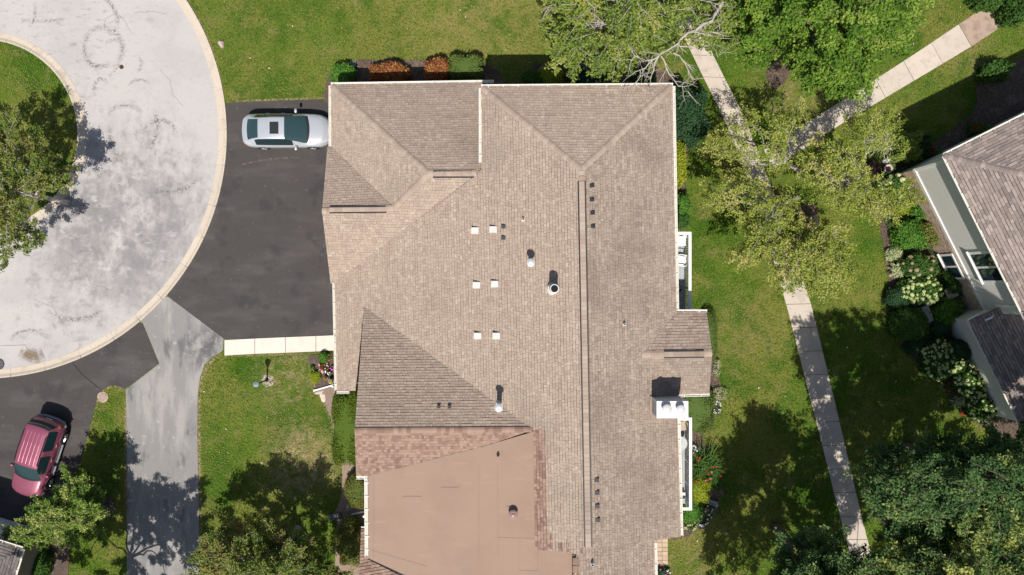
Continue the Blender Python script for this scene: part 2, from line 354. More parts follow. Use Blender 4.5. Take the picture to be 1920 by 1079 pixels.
# asphalt seams, cracks, tyre marks and stains on the street
def strip(name, pts, w, z, m, parent, taper=True):
    mb = MB(); q = [P(*p) for p in pts]; vs = []
    for i, p in enumerate(q):
        d = (q[min(i+1, len(q)-1)]-q[max(i-1, 0)]); d.normalize(); nn = Vector((-d.y, d.x, 0))
        ww = w*(0.35 if taper and i in (0, len(q)-1) else 1.0)
        vs += [(p+nn*ww/2)[:2]+(z,), (p-nn*ww/2)[:2]+(z,)]
    mb.add(vs, [(2*i+1, 2*i+3, 2*i+2, 2*i) for i in range(len(q)-1)])
    return obj(name, mb, m, parent)
def soft_strip(name, pts, w, z, m, parent):
    """band that fades out towards its sides and ends"""
    mb = MB(); q = [P(*p) for p in pts]; n_ = len(q); ln = (0.12, 0.45, 0.85, 1.0, 0.85, 0.45, 0.12)
    for i in range(n_-1):
        e_ = min(1.0, .25+3.0*min(i+.5, n_-1.5-i)/n_)
        row = []
        for p, a, b in ((q[i], q[max(i-1,0)], q[i+1]), (q[i+1], q[i], q[min(i+2,n_-1)])):
            d = (b-a).normalized(); nn = Vector((-d.y, d.x, 0)); row.append([p+nn*(w*(k/7-.5)) for k in range(8)])
        for k in range(7): mb.add([(v.x,v.y,z) for v in (row[0][k+1],row[1][k+1],row[1][k],row[0][k])][::-1], [(0,1,2,3)], ln[k]*e_)
    return obj(name, mb, m, parent)
m_crack = mat('crack', (0.20, 0.19, 0.19), rough=0.95)
rnd = random.Random(11)
def jag(pts, n, amp):
    out = []
    for i in range(len(pts)-1):
        for k in range(n):
            t = k/n; out.append((pts[i][0]+(pts[i+1][0]-pts[i][0])*t+rnd.uniform(-amp, amp), pts[i][1]+(pts[i+1][1]-pts[i][1])*t+rnd.uniform(-amp, amp)))
    return out+[pts[-1]]
for pts in ([(200,0),(218,24),(232,38),(250,66)], [(250,24),(280,22),(315,27)], [(218,24),(198,36),(195,54)], [(300,130),(318,150),(325,180),(345,200)], [(120,470),(150,490),(170,530),(210,545)], [(330,420),(300,450),(290,490)], [(60,560),(100,575),(120,610)]):
    strip('crack', jag(pts, 5, 1.2), 0.018, 0.0085, m_crack, street)
def alpha_mat(name, col, scale, lo, hi, amax, soft=False):
    m = mat(name, col, rough=0.95, spec=0.1); nt = m.node_tree; N = nt.nodes; L = nt.links
    ge = N.new('ShaderNodeNewGeometry'); nz = N.new('ShaderNodeTexNoise'); nz.inputs['Scale'].default_value = scale; nz.inputs['Detail'].default_value = 5
    L.new(ge.outputs['Position'], nz.inputs['Vector']); mr = N.new('ShaderNodeMapRange'); mr.interpolation_type = 'SMOOTHSTEP'
    mr.inputs['From Min'].default_value = lo; mr.inputs['From Max'].default_value = hi; mr.inputs['To Max'].default_value = amax
    L.new(nz.outputs['Fac'], mr.inputs['Value']); al = mr.outputs[0]
    if soft:
        at = N.new('ShaderNodeAttribute'); at.attribute_name = 'shade'; mu = N.new('ShaderNodeMath'); mu.operation = 'MULTIPLY'
        L.new(al, mu.inputs[0]); L.new(at.outputs['Fac'], mu.inputs[1]); al = mu.outputs[0]
    L.new(al, N['Principled BSDF'].inputs['Alpha']); return m
m_tyre = alpha_mat('tyre_scuff', (0.17, 0.165, 0.167), 9.0, 0.36, 0.70, 0.5, True)
def ell(cx, cy, rx, ry, a0, a1, n=22):
    return [(cx+rx*math.cos(math.radians(a0+(a1-a0)*i/n)), cy+ry*math.sin(math.radians(a0+(a1-a0)*i/n))) for i in range(n+1)]
zz = 0.0090
for pts, w in ((ell(192,92,38,40,-160,60),0.26), (ell(192,92,34,36,90,230),0.2), (ell(212,84,12,9,180,330),0.14), (ell(185,112,22,12,20,160),0.2), (ell(190,170,14,22,150,330),0.18),
               (ell(52,20,14,30,-30,70),0.16), ([(40,38),(75,40),(105,39)],0.18), ([(225,122),(214,134),(204,144)],0.13), (ell(255,120,10,14,-60,80),0.16), (ell(235,215,30,16,170,350),0.2), (ell(268,235,26,50,-40,70),0.22),
               (ell(300,250,30,24,160,380),0.22), (ell(225,250,20,40,60,200),0.22), (ell(262,160,18,10,170,350),0.15), (ell(140,40,80,60,-70,20),0.2), (ell(60,640,40,20,180,300),0.18), (ell(140,560,60,40,20,150),0.24), (ell(310,330,60,30,0,120),0.26)):
    zz += 0.0002; soft_strip('tyre_mark', pts, w*1.7, zz, m_tyre, street)
m_stain = alpha_mat('leaf_stain', (0.24, 0.175, 0.11), 2.0, 0.30, 0.6, 0.8, True)
soft_strip('stain', [(40,655),(48,660),(56,665),(64,668),(72,668),(82,664)], 1.1, 0.0088, m_stain, street)
mb = MB(); c = P(228,126); mb.lathe([(0.13,0),(0.12,0.015),(0.05,0.03)], (c.x,c.y,0.009), 7); o = obj('leaf_clump', mb, mat('dry_leaf', (0.07,0.04,0.025)))
tag(o, 'small dark clump of leaves lying on the pale street', 'debris')
for k,(a,b,e) in enumerate((((0,648),(47,647),(52,655)),)):
    strip('crack', jag([a,b,e], 4, .5), 0.03, 0.0086, m_crack, street)
# joints and scrapes on the dark drives
m_seal = mat('seal_line', (0.028,0.027,0.028), rough=0.7)
dv = [o for o in bpy.data.objects if o.name.startswith('driveway')]
strip('seam', jag([(134,678),(150,697),(168,714),(188,730)], 3, .6), 0.06, 0.0205, m_seal, dv[2])
m_scuff = alpha_mat('pale_scrape', (0.22,0.20,0.19), 4.0, 0.40, 0.65, 0.6, True)
soft_strip('scrape', [(440,315),(455,309),(475,304),(495,300),(520,297),(545,296),(572,296)], 0.16, 0.0185, m_scuff, dv[0])
soft_strip('scrape', [(255,657),(261,660),(268,662),(284,663)], 0.09, 0.0205, m_scuff, dv[2]); soft_strip('scrape', [(185,683),(200,687),(215,690),(235,692),(256,692)], 0.09, 0.0207, m_scuff, dv[2])
# grass verge of the island between the drives is plain ground; round lid in it
o = thing('utility_cover', 'round pinkish concrete utility lid at the tip of the grass strip', 'cover', P(193,745))
mb = MB(); c = P(193,745); mb.lathe([(0.30,0),(0.30,0.03),(0.27,0.035)], c, 24); obj('rim', mb, mat('pink_concrete', (0.46,0.33,0.27), [((0.36,0.26,0.22),6,.5,.7,.7)]), o)
mb = MB(); mb.lathe([(0.22,0.03),(0.22,0.042),(0.05,0.046)], c, 24); obj('lid', mb, mat('lid_concrete', (0.38,0.28,0.24), [((0.28,0.2,0.17),9,.5,.7,.7)]), o)
o = thing('storm_drain', 'round dark iron storm drain grate in the kerb gutter', 'drain', P(-2,683))
c = P(-2,683); mb = MB(); mb.lathe([(0.31,0.0),(0.31,0.022),(0.27,0.022)], (c.x,c.y,0.004), 24); obj('frame', mb, mat('iron', (0.05,0.05,0.055), rough=.6), o)
for k in range(7):
    mb = MB(); y = -0.24+0.08*k; hl = math.sqrt(max(0.27**2-y*y, 0.01)); mb.box(c.x-hl, c.x+hl, c.y+y-0.018, c.y+y+0.018, 0.026, 0.04)
    obj('bar', mb, mat('iron_bar', (0.16,0.16,0.18), rough=.5), o)

def walk(name, left, right, n, m, z=0.03, label=None, gap=0.012, mats=None):
    """concrete slabs between two edge polylines (photo pixels); returns the root"""
    root = bpy.data.objects.new(name, None); COL.objects.link(root); root['kind'] = 'structure'; root.location = P(*left[0])
    def samp(pl, t):
        L = [0]
        for i in range(1, len(pl)): L.append(L[-1]+math.dist(pl[i-1], pl[i]))
        s = t*L[-1]
        for i in range(1, len(pl)):
            if s <= L[i]+1e-9:
                k = (s-L[i-1])/(L[i]-L[i-1]); return P(pl[i-1][0]+(pl[i][0]-pl[i-1][0])*k, pl[i-1][1]+(pl[i][1]-pl[i-1][1])*k)
    HARD.append(list(left)+list(right)[::-1])
    rr = random.Random(5)
    for i in range(n):
        a, b = samp(left, i/n), samp(left, (i+1)/n); c, d = samp(right, (i+1)/n), samp(right, i/n)
        e = (b-a).normalized()*gap; f = (c-d).normalized()*gap
        mb = MB(); zt = z + rr.uniform(-0.006, 0.006)
        mb.prism([(a+e)[:2], (b-e)[:2], (c-f)[:2], (d+f)[:2]], 0.002, zt)
        o = obj('slab', mb, (mats or {}).get(i, m), root, bevel=0.006)
    return root
walk('footpath', [(1240,-20),(1305,118),(1370,250),(1420,385),(1475,575),(1530,790),(1570,950),(1610,1100)],
     [(1284,-20),(1337,104),(1400,230),(1453,370),(1519,565),(1562,740),(1606,930),(1648,1100)], 26, m_walk)
m_walk_dirt = mat('dirty_concrete', (0.40,0.30,0.235), [((0.28,0.205,0.16),2.5,.45,.65,.8)], rough=.95)
walk('footpath', [(1432,282),(1640,150),(1737,87),(1830,24),(1900,-24)], [(1449,318),(1560,243),(1700,160),(1837,78),(1925,18)], 9, m_walk, mats={7: m_walk_dirt, 8: m_walk_dirt})
# join tile where the two footpaths meet is covered by the first slab of the branch
walk('entry_walk', [(421,638),(470,635.5),(525,633),(578,631),(650,628)], [(421,667),(470,664),(525,662),(578,660),(650,656)], 4, m_walk_new, z=0.045)
pv = bpy.data.objects.new('paved_path', None); COL.objects.link(pv); pv['kind'] = 'structure'; pv.location = P(1215,1035)
mpv = mat('tan_paver', (0.50,0.37,0.27), [((0.38,0.28,0.21),3,.5,.7,.6)], rough=.9, vary=.12)
for i in range(4):
    for j in range(13):
        mb = MB(); a = P(1210+10.6*i, 1010+8.2*j); w = M2(10.6)-0.02; h = M2(8.2)-0.02
        mb.box(a.x, a.x+w, a.y-h, a.y, 0.002, 0.035+random.Random(i*9+j).uniform(0,.006)); obj('paver', mb, mpv, pv)
# planting beds
_bz = [0.026]
def bed(pts, m=m_mulch):
    _bz[0] += 0.0015; return sheet('planting_bed', pts, _bz[0], m, h=0.02)
def wob(pts, amp=1.6, n=4, seed=1):
    r_ = random.Random(seed); out = []
    for i in range(len(pts)):
        a, b = pts[i], pts[(i+1) % len(pts)]
        for k in range(n): out.append((a[0]+(b[0]-a[0])*k/n+r_.uniform(-amp,amp), a[1]+(b[1]-a[1])*k/n+r_.uniform(-amp,amp)))
    return out
bed(wob([(606,188),(612,152),(628,126),(650,115),(705,112),(800,112),(905,116),(932,130),(946,155),(946,230),(700,230),(640,230)], seed=2))
bed(wob([(990,160),(1000,120),(1060,115),(1150,120),(1230,125),(1275,150),(1275,230),(990,230)], seed=3))
bed(wob([(1245,230),(1330,230),(1310,262),(1292,270),(1285,320),(1284,345),(1288,372),(1282,395),(1290,400),(1288,430),(1240,430)], seed=4))
bed(wob([(1280,575),(1335,580),(1345,640),(1345,700),(1352,725),(1348,770),(1335,800),(1310,822),(1335,845),(1352,880),(1356,925),(1345,955),(1322,985),(1290,1005),(1270,1010),(1240,1010),(1240,575)], seed=5))
bed(wob([(578,666),(640,662),(640,724),(604,735),(594,732),(583,700)], amp=.8, seed=6), m_soil)
bed(wob([(594,734),(640,722),(670,735),(670,890),(640,905),(642,880),(622,790),(608,752)], amp=.8, seed=7), mat('dry_mulch', (0.30,0.225,0.175), [((0.18,0.13,0.1),12,.5,.65,.7)], rough=.95, bump=(30,1,.04)))
bed(wob([(640,872),(700,872),(720,1100),(630,1100),(628,1040),(632,985),(626,962),(638,940),(643,900)], amp=1, seed=8), mat('straw_mulch', (0.33,0.245,0.18), [((0.2,0.145,0.11),12,.5,.65,.7)], rough=.95, bump=(30,1,.04)))
bed(wob([(1750,268),(1790,240),(1820,215),(1832,190),(1828,165),(1845,148),(1870,135),(2000,60),(2000,260),(1760,330)], seed=9))
bed(wob([(1660,290),(1740,310),(1800,330),(1930,640),(1930,830),(1860,815),(1800,770),(1755,715),(1710,670),(1682,625),(1668,590),(1664,520),(1658,480),(1652,430),(1640,395),(1630,350)], seed=10))
bed(wob([(1440,118),(1472,112),(1480,140),(1470,160),(1448,168),(1436,145)], seed=11))
bed(wob([(182,945),(200,928),(217,940),(216,958),(204,975),(186,968)], seed=12), mat('dark_mulch', (0.085,0.065,0.058), [((0.15,0.115,0.1),14,.5,.65,.7)], rough=.95, bump=(30,1,.04)))
bed(wob([(60,1010),(130,1005),(132,1035),(128,1060),(130,1150),(40,1150)], seed=13), m_soil)
bed(wob([(1492,388),(1520,376),(1535,395),(1525,415),(1500,412)], seed=14))

# dry grass along the edges of drives, kerb and beds
m_dry = alpha_mat('dry_grass_edge', (0.40,0.29,0.17), 7.0, 0.36, 0.62, 0.85, True)
zz = 0.0060
def dry(pts, w):
    global zz
    zz += 0.0001; fine = []
    for i in range(len(pts)-1):
        for k in range(6): t = k/6; fine.append((pts[i][0]+(pts[i+1][0]-pts[i][0])*t, pts[i][1]+(pts[i+1][1]-pts[i][1])*t))
    soft_strip('dry_edge', fine+[pts[-1]], w, zz, m_dry, ground)
dry([(420,662),(405,670),(388,686),(378,710),(374,745),(373,820),(376,950),(379,1090)], .32)
dry([(428,190),(500,188),(560,186),(618,184)], .22); dry([(421,669),(500,666),(580,663)], .15)
dry([(236,735),(235,790),(236,900),(237,1000)], .25); dry([(236,733),(224,726),(210,724),(196,731),(186,742),(178,770),(168,812)], .22)
dry([(578,664),(583,700),(592,730),(606,752),(620,790),(641,880)], .2)
dry(arc_px(10, 34, 12), .25)

# ------------------------------------------------------------------ roofs
class Plane:
    """z = a x + b y + c through three world points"""
    def __init__(s, p, q, r):
        A = np.array([[p.x,p.y,1],[q.x,q.y,1],[r.x,r.y,1]]); s.a, s.b, s.c = np.linalg.solve(A, np.array([p.z,q.z,r.z]))
    def at(s, px, py):
        # ray from the camera through the pixel
        dx, dy = (px-CX)/FPX, (CY-py)/FPX       # per metre below the camera
        t = (CAMH - s.c)/(1 + s.a*dx + s.b*dy); return Vector((dx*t, dy*t, CAMH-t))
    def z(s, x, y): return s.a*x + s.b*y + s.c
def frame(poly):
    """plane through a 3D polygon -> origin, u (horizontal), v (upslope), n"""
    n = Vector((0,0,0)); 
    for i in range(len(poly)):
        p, q = poly[i], poly[(i+1) % len(poly)]
        n += Vector(((p.y-q.y)*(p.z+q.z), (p.z-q.z)*(p.x+q.x), (p.x-q.x)*(p.y+q.y)))
    n.normalize()
    if n.z < 0: n = -n
    g_ = Vector((-n.x*n.z, -n.y*n.z, 1-n.z*n.z))      # upslope direction
    v = g_.normalized() if g_.length > 1e-6 else Vector((0,1,0)); u = v.cross(n).normalized()
    return u, v, n
def clip_tri(poly, tri):
    out = poly
    for i in range(3):
        a, b = tri[i], tri[(i+1) % 3]; ex, ey = b[0]-a[0], b[1]-a[1]; src = out; out = []
        if not src: return []
        def d(p): return ex*(p[1]-a[1]) - ey*(p[0]-a[0])
        for k in range(len(src)):
            p, q = src[k-1], src[k]; dp, dq = d(p), d(q)
            if dp >= 0: 
                if dq < 0: t = dp/(dp-dq); out.append((p[0]+(q[0]-p[0])*t, p[1]+(q[1]-p[1])*t))
            elif dq >= 0: t = dp/(dp-dq); out.append((p[0]+(q[0]-p[0])*t, p[1]+(q[1]-p[1])*t))
            if dq >= 0: out.append(q)
    return out
def shingle_mesh(poly3, seed, expo=0.143, lift=0.004, thick=0.030, wlo=0.11, whi=0.26):
    o = poly3[0]; u, v, n = frame(poly3)
    p2 = [((p-o).dot(u), (p-o).dot(v)) for p in poly3]
    tris = []
    for t in tessellate_polygon([[Vector((a,b,0)) for a,b in p2]]):
        q = [p2[i] for i in t]
        if (q[1][0]-q[0][0])*(q[2][1]-q[0][1])-(q[2][0]-q[0][0])*(q[1][1]-q[0][1]) < 0: q = [q[0], q[2], q[1]]
        tris.append(q)
    vmin = min(p[1] for p in p2); vmax = max(p[1] for p in p2)
    umin = min(p[0] for p in p2); umax = max(p[0] for p in p2)
    mb = MB(); r_ = random.Random(seed)
    k = 0; vv = vmin
    while vv < vmax:
        e = expo
        # tabs of this course
        uu = umin - r_.uniform(0, 0.35); row = []
        tone = r_.uniform(-0.07, 0.07)
        while uu < umax:
            w = r_.uniform(wlo, whi); row.append((uu, uu+w, min(1, max(0.18, 0.2+0.8*r_.random()+tone)), thick*r_.choice((0.65, 0.75, 1.0, 1.15)))); uu += w
        for tr in tris:
            tv = [p[1] for p in tr]
            if vv+e*1.1 < min(tv) or vv > max(tv): continue
            # u span of the triangle within this course (conservative)
            tu0, tu1 = min(p[0] for p in tr), max(p[0] for p in tr)
            for (ua, ub, sh, th) in row:
                if ub < tu0 or ua > tu1: continue
                q = clip_tri([(ua+0.004, vv), (ub-0.004, vv), (ub-0.004, vv+e*1.02), (ua+0.004, vv+e*1.02)], tr)
                if len(q) < 3: continue
                vs = []
                for (a, b) in q:
                    h = lift + th*(1-0.86*(b-vv)/(e*1.02)); vs.append(o+u*a+v*b+n*h)
                m_ = len(q); fs = [tuple(range(m_))]
                low = [i for i in range(m_) if abs(q[i][1]-vv) < 1e-5]
                if len(low) == 2:
                    i, j = low; 
                    if q[i][0] > q[j][0]: i, j = j, i
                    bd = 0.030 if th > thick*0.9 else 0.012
                    mb.add([vs[i], vs[j], o+u*q[j][0]+v*(vv-bd)+n*(lift+thick*0.22), o+u*q[i][0]+v*(vv-bd)+n*(lift+thick*0.22)], [(3,2,1,0)], 0.0)  # dark granule band at the butt; course shadow line put into the colour
                mb.add(vs, fs, sh)
        vv += e; k += 1
    return mb
m_fascia = mat('roof_edge', (0.42, 0.36, 0.30), rough=0.8)
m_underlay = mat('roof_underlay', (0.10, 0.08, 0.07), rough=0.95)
def roof_slope(parent, poly3, m, seed, thick=0.10, name='roof_slope', shingles=True, deckmat=None, **kw):
    u, v, n = frame(poly3)
    mb = MB(); k = len(poly3)
    nn = Vector((0,0,0))
    for i in range(k): nn += poly3[i].cross(poly3[(i+1) % k])
    ps = poly3 if nn.z > 0 else poly3[::-1]
    tris = tessellate_polygon([[Vector((p.x,p.y,0)) for p in ps]])
    fs = []
    for t in tris:
        a, b, c = (ps[i] for i in t)
        if (b.x-a.x)*(c.y-a.y)-(c.x-a.x)*(b.y-a.y) < 0: t = (t[0], t[2], t[1])
        fs.append(tuple(t)); fs.append((t[0]+k, t[2]+k, t[1]+k))
    fs += [(i+k, (i+1) % k+k, (i+1) % k, i) for i in range(k)]
    mb.add(list(ps)+[p-Vector((0,0,thick)) for p in ps], fs)
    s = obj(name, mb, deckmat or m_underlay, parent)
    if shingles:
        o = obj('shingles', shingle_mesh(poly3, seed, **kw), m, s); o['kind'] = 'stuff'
    return s
# one cap shingle (folded over a hip or ridge), shared by all caps of a kind
def cap_mesh(w, l, drop, shade, m, t=0.014):
    mb = MB(); x = l/2
    prof = [(-w, -drop), (-w*0.35, -drop*0.12), (w*0.35, -drop*0.12), (w, -drop)]
    vs = []
    for xx, zz_ in ((-x, t), (x, 0.004)):
        for (y, z) in prof: vs.append((xx, y, z+zz_))
    for (y, z) in prof: vs.append((-x, y, z-0.008))
    mb.add(vs, [(0,4,5,1)[::-1], (1,5,6,2)[::-1], (2,6,7,3)[::-1], (8,9,1,0)[::-1], (9,10,2,1)[::-1], (10,11,3,2)[::-1]], shade)
    me = mesh_of(mb, 'ridge_cap'); me.materials.append(m); return me
CAPS = {}
def caps(parent, a, b, m, w=0.15, l=0.2, drop=0.05, lift=0.03, seed=0, name='ridge_cap'):
    """row of cap shingles from a (low) to b (high)"""
    r_ = random.Random(seed); d = b-a; L = d.length; d.normalize(); n = max(1, int(L/l))
    side = Vector((0,0,1)).cross(d).normalized(); up = d.cross(side)
    for i in range(n):
        sh = r_.choice((0.25, 0.4, 0.55, 0.75, 0.95)); key = (m.name, round(w,3), round(l,3), sh, drop)
        if key not in CAPS: CAPS[key] = cap_mesh(w, l*1.08, drop, sh, m)
        p = a + d*(L*(i+0.5)/n) + up*lift
        o = bpy.data.objects.new(name, CAPS[key]); COL.objects.link(o); o.parent = parent
        o.matrix_basis = Matrix((( d.x, side.x, up.x, 0), (d.y, side.y, up.y, 0), (d.z, side.z, up.z, 0), (0,0,0,1)))
        o.location = p - wloc(parent)
def gutter(parent, a, b, out, hang=0.68, w=0.13, h=0.10, liner=m_gut_in, hanger=True, ends=True):
    """open K-style gutter along the eave a-b; out = horizontal outward unit vector"""
    d = (b-a); L = d.length; d.normalize(); out = Vector(out).normalized()
    prof = [(0,0.0), (0,-h), (w*0.8,-h), (w,-0.03), (w,0.012), (w-0.022,0.012), (w-0.022,-0.03), (w*0.72,-h+0.015), (0.014,-h+0.015), (0.014,0.0)]
    mb = MB(); k = len(prof); vs = []
    for p in (a, b):
        for (y, z) in prof: vs.append(p+out*y+Vector((0,0,z)))
    mb.add(vs, [(i, (i+1) % k, k+(i+1) % k, k+i) for i in range(k)])
    if ends:
        for p in (a, b): mb.add([p, p+out*w, p+out*w*0.8+Vector((0,0,-h)), p+Vector((0,0,-h))], [(0,1,2,3)])
    gt = obj('gutter', mb, m_white, parent)
    mb = MB(); mb.add([a+out*0.016+Vector((0,0,-0.045)), b+out*0.016+Vector((0,0,-0.045)), b+out*(w-0.026)+Vector((0,0,-0.045)), a+out*(w-0.026)+Vector((0,0,-0.045))], [(0,1,2,3)])
    obj('gutter_trough', mb, liner, gt)
    if hanger:
        n = max(2, int(L/hang)); me = None
        for i in range(n):
            p = a + d*(L*(i+0.5)/n)
            mb = MB(); mb.obox(p+out*(w/2-0.035), out, d, w/2+0.035, 0.016, p.z+0.012, p.z+0.02); obj('gutter_hanger', mb, m_white, gt)
    return gt

# ---- main townhouse -------------------------------------------------
H0 = P(980, 600)
house = thing('townhouse', 'large two storey townhouse with brown shingle hip roof filling the middle', 'building', (H0.x, H0.y, 0))
ZR = 7.4
R1, R2 = P(1090,318,ZR), P(1103,1029,ZR)
MW = Plane(R1, R2, P(629,531,2.5)); ME = Plane(R1, R2, P(1265,500,5.55))
zN = (MW.at(904,163).z + ME.at(1260,160).z)/2
MN = Plane(R1, P(904,163,MW.at(904,163).z), P(1260,160,ME.at(1260,160).z))
AZ = MW.at(893,327).z
AN = Plane(P(621,160,2.8), P(903,156,2.8), P(803,325,AZ)); AW = Plane(P(621,160,2.8), P(622,277,2.8), P(803,325,AZ))
SA = Plane(P(803,325,AZ), MW.at(893,327), MW.at(628,530))
bz = SA.at(738,390).z
BN = Plane(P(604,396,bz), P(738,390,bz), P(614,277,2.83))
cz = MW.at(1000,806).z
CN = Plane(MW.at(683,575), MW.at(1000,806), P(665,808,cz))
CS = Plane(P(665,808,cz), P(1000,806,cz), P(668,892,cz-0.72))
EM = Plane(CS.at(690,892), P(1000,810,cz-0.005), P(1004,1031,MW.at(1004,1031).z-0.03))
hz = ME.at(1203,665).z
HN = Plane(ME.at(1203,665), P(1335,663,hz), ME.at(1268,585)); HS = Plane(ME.at(1203,665), P(1335,663,hz), ME.at(1268,740))
def slope(pl, pts, m, seed, **kw): return roof_slope(house, [pl.at(*p) for p in pts], m, seed, **kw)
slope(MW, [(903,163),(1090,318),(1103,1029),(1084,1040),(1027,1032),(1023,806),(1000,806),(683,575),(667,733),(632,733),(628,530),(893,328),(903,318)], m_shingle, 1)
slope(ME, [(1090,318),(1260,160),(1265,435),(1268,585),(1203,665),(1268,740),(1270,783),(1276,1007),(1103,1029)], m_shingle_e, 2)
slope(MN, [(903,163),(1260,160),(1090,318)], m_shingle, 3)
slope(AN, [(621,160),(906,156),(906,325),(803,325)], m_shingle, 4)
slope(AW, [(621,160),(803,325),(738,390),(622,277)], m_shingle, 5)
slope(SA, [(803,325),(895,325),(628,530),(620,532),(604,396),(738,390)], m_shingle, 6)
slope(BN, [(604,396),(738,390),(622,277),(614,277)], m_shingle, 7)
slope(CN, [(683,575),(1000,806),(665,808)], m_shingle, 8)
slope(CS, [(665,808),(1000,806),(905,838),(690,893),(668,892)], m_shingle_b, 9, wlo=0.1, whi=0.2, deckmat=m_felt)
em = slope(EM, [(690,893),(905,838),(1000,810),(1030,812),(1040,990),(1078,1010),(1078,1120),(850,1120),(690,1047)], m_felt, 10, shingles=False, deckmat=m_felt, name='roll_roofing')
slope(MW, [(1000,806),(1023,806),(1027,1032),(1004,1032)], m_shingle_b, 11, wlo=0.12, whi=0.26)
for i, q in enumerate(([(1027,1000),(1036,1000),(1036,1030),(1027,1030)], [(1048,1018),(1055,1018),(1056,1034),(1048,1034)], [(1062,1014),(1067,1014),(1068,1036),(1062,1036)], [(1088,1028),(1096,1028),(1097,1038),(1088,1038)])):
    poly = [MW.at(*p)+Vector((0,0,0.016)) for p in q]
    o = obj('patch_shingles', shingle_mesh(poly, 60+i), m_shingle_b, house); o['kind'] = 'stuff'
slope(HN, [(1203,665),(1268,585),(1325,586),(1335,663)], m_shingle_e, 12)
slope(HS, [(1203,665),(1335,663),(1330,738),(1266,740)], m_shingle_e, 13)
GZ = 7.1
GE = Plane(P(1080,1050,GZ), P(1082,1200,GZ), P(1227,1060,5.75))
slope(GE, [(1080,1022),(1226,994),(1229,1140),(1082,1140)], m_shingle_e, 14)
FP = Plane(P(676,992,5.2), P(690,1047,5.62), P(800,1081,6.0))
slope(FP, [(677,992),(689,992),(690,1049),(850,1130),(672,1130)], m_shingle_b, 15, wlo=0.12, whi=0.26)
# caps on hips and ridges
up = Vector((0,0,0.0))
caps(house, MN.at(905,165), R1, m_shingle, seed=1); caps(house, MN.at(1258,162), R1, m_shingle, seed=2)
A1 = P(803,325,AZ)
caps(house, P(622,161,2.8), A1, m_shingle, seed=3); caps(house, SA.at(738,390), A1, m_shingle, seed=4)
caps(house, A1, SA.at(893,325), m_shingle, seed=5); caps(house, P(604,396,bz), SA.at(738,390), m_shingle, seed=6)
caps(house, P(1335,663,hz), ME.at(1203,665), m_shingle, seed=7)
caps(house, P(665,808,cz), P(998,806,cz), m_shingle_b, w=0.13, seed=8)
caps(house, P(1080,1120,GZ), P(1080,1046,GZ), m_shingle_b, w=0.15, l=0.3, seed=9)
caps(house, P(1090,320,ZR), P(1090.6,340,ZR), m_shingle, seed=10)
def ridge_vent(a, b, w, m, seed):
    d = (b-a); d.normalize(); s = Vector((-d.y, d.x, 0)).normalized(); c = (a+b)/2
    v = thing_part = obj('ridge_vent', MB().obox(c, Vector((d.x,d.y,0)).normalized(), s, (b-a).length/2, w*0.5+0.05, c.z-0.07, c.z+0.028), m_black, house)
    caps(v, a, b, m, w=w*0.5-0.01, l=0.2, drop=0.008, lift=0.04, seed=seed)
ridge_vent(P(1090.6,341,ZR), P(1103,1026,ZR), 0.27, m_shingle, 21)
ridge_vent(P(812,327,AZ), P(889,327,AZ), 0.24, m_shingle, 22)
ridge_vent(P(618,394,bz), P(724,393,bz), 0.24, m_shingle, 23)
ridge_vent(P(1245,665,hz), P(1320,664,hz), 0.26, m_shingle_e, 24)
# gutters
Z = Vector((0,0,0.0))
gutter(house, AN.at(620,160), AN.at(926,155), (0.02,1,0))
gutter(house, AW.at(621,276), AW.at(621,161), (-1,0.01,0)); gutter(house, P(623,276,2.75), P(614,276,2.75), (0,-1,0), hanger=False)
gutter(house, MN.at(902,164), MN.at(1262,161), (0.01,1,0))
gutter(house, MW.at(903,306), MW.at(903,166), (-1,0.01,0))
gutter(house, ME.at(1261,162), ME.at(1268,584), (1,0.02,0)); gutter(house, ME.at(1270.5,784), ME.at(1276,1006), (1,0.02,0))
gutter(house, HN.at(1266,586), HN.at(1326,586), (0,1,0)); gutter(house, HS.at(1267,740), HS.at(1331,738), (0,-1,0))
gutter(house, MW.at(628,531), MW.at(632,733), (-1,-0.02,0)); gutter(house, MW.at(631,734), MW.at(655,734), (0,-1,0), hanger=False)
gutter(house, P(689,893,EM.at(690,893).z+.02), P(690,1044,EM.at(690,1044).z+.02), (-1,0,0), hang=0.6, w=0.15)
gutter(house, CS.at(668,893), CS.at(688,893), (0,-1,0), hanger=True, hang=0.3, w=0.15)
gutter(house, FP.at(677,993), FP.at(686,993), (0,1,0), hanger=False); gutter(house, GE.at(1226.5,1018), GE.at(1229,1130), (1,0.02,0))
# walls below the eaves
m_wall = mat('house_brick_wall', (0.36,0.27,0.215), [((0.28,0.2,0.16),6,.5,.7,.6)], rough=.9)
def wallbox(x0,x1,y0,y1,z1,m=m_siding): obj('wall', MB().box(x0,x1,y0,y1,0,z1), m, house)
wallbox(-1.05, 7.25, -11.6, 9.2, 5.35); wallbox(-8.8, -1.06, 0.55, 9.85, 2.6, m_wall); wallbox(-8.5,-7.01,-4.9,0.54,2.35,m_wall); wallbox(-7.0,-1.06,-6.2,0.54,2.35,m_wall)
wallbox(-7.0,-1.06,-11.5,-6.21,5.0); wallbox(7.26, 8.9, -4.7, -1.4, 5.3); wallbox(-1.05,6.1,-15.0,-11.61,5.2); wallbox(-6.9,-1.06,-15.0,-11.51,5.0)
obj('gable_wall', MB().add([(-7.02,-1.2,2.2),(-7.02,-6.4,2.2),(-7.02,-6.4,5.4),(-7.12,-1.2,2.2),(-7.12,-6.4,2.2),(-7.12,-6.4,5.4)], [(0,1,2),(5,4,3),(0,2,5,3),(0,3,4,1),(1,4,5,2)]), m_siding, house)
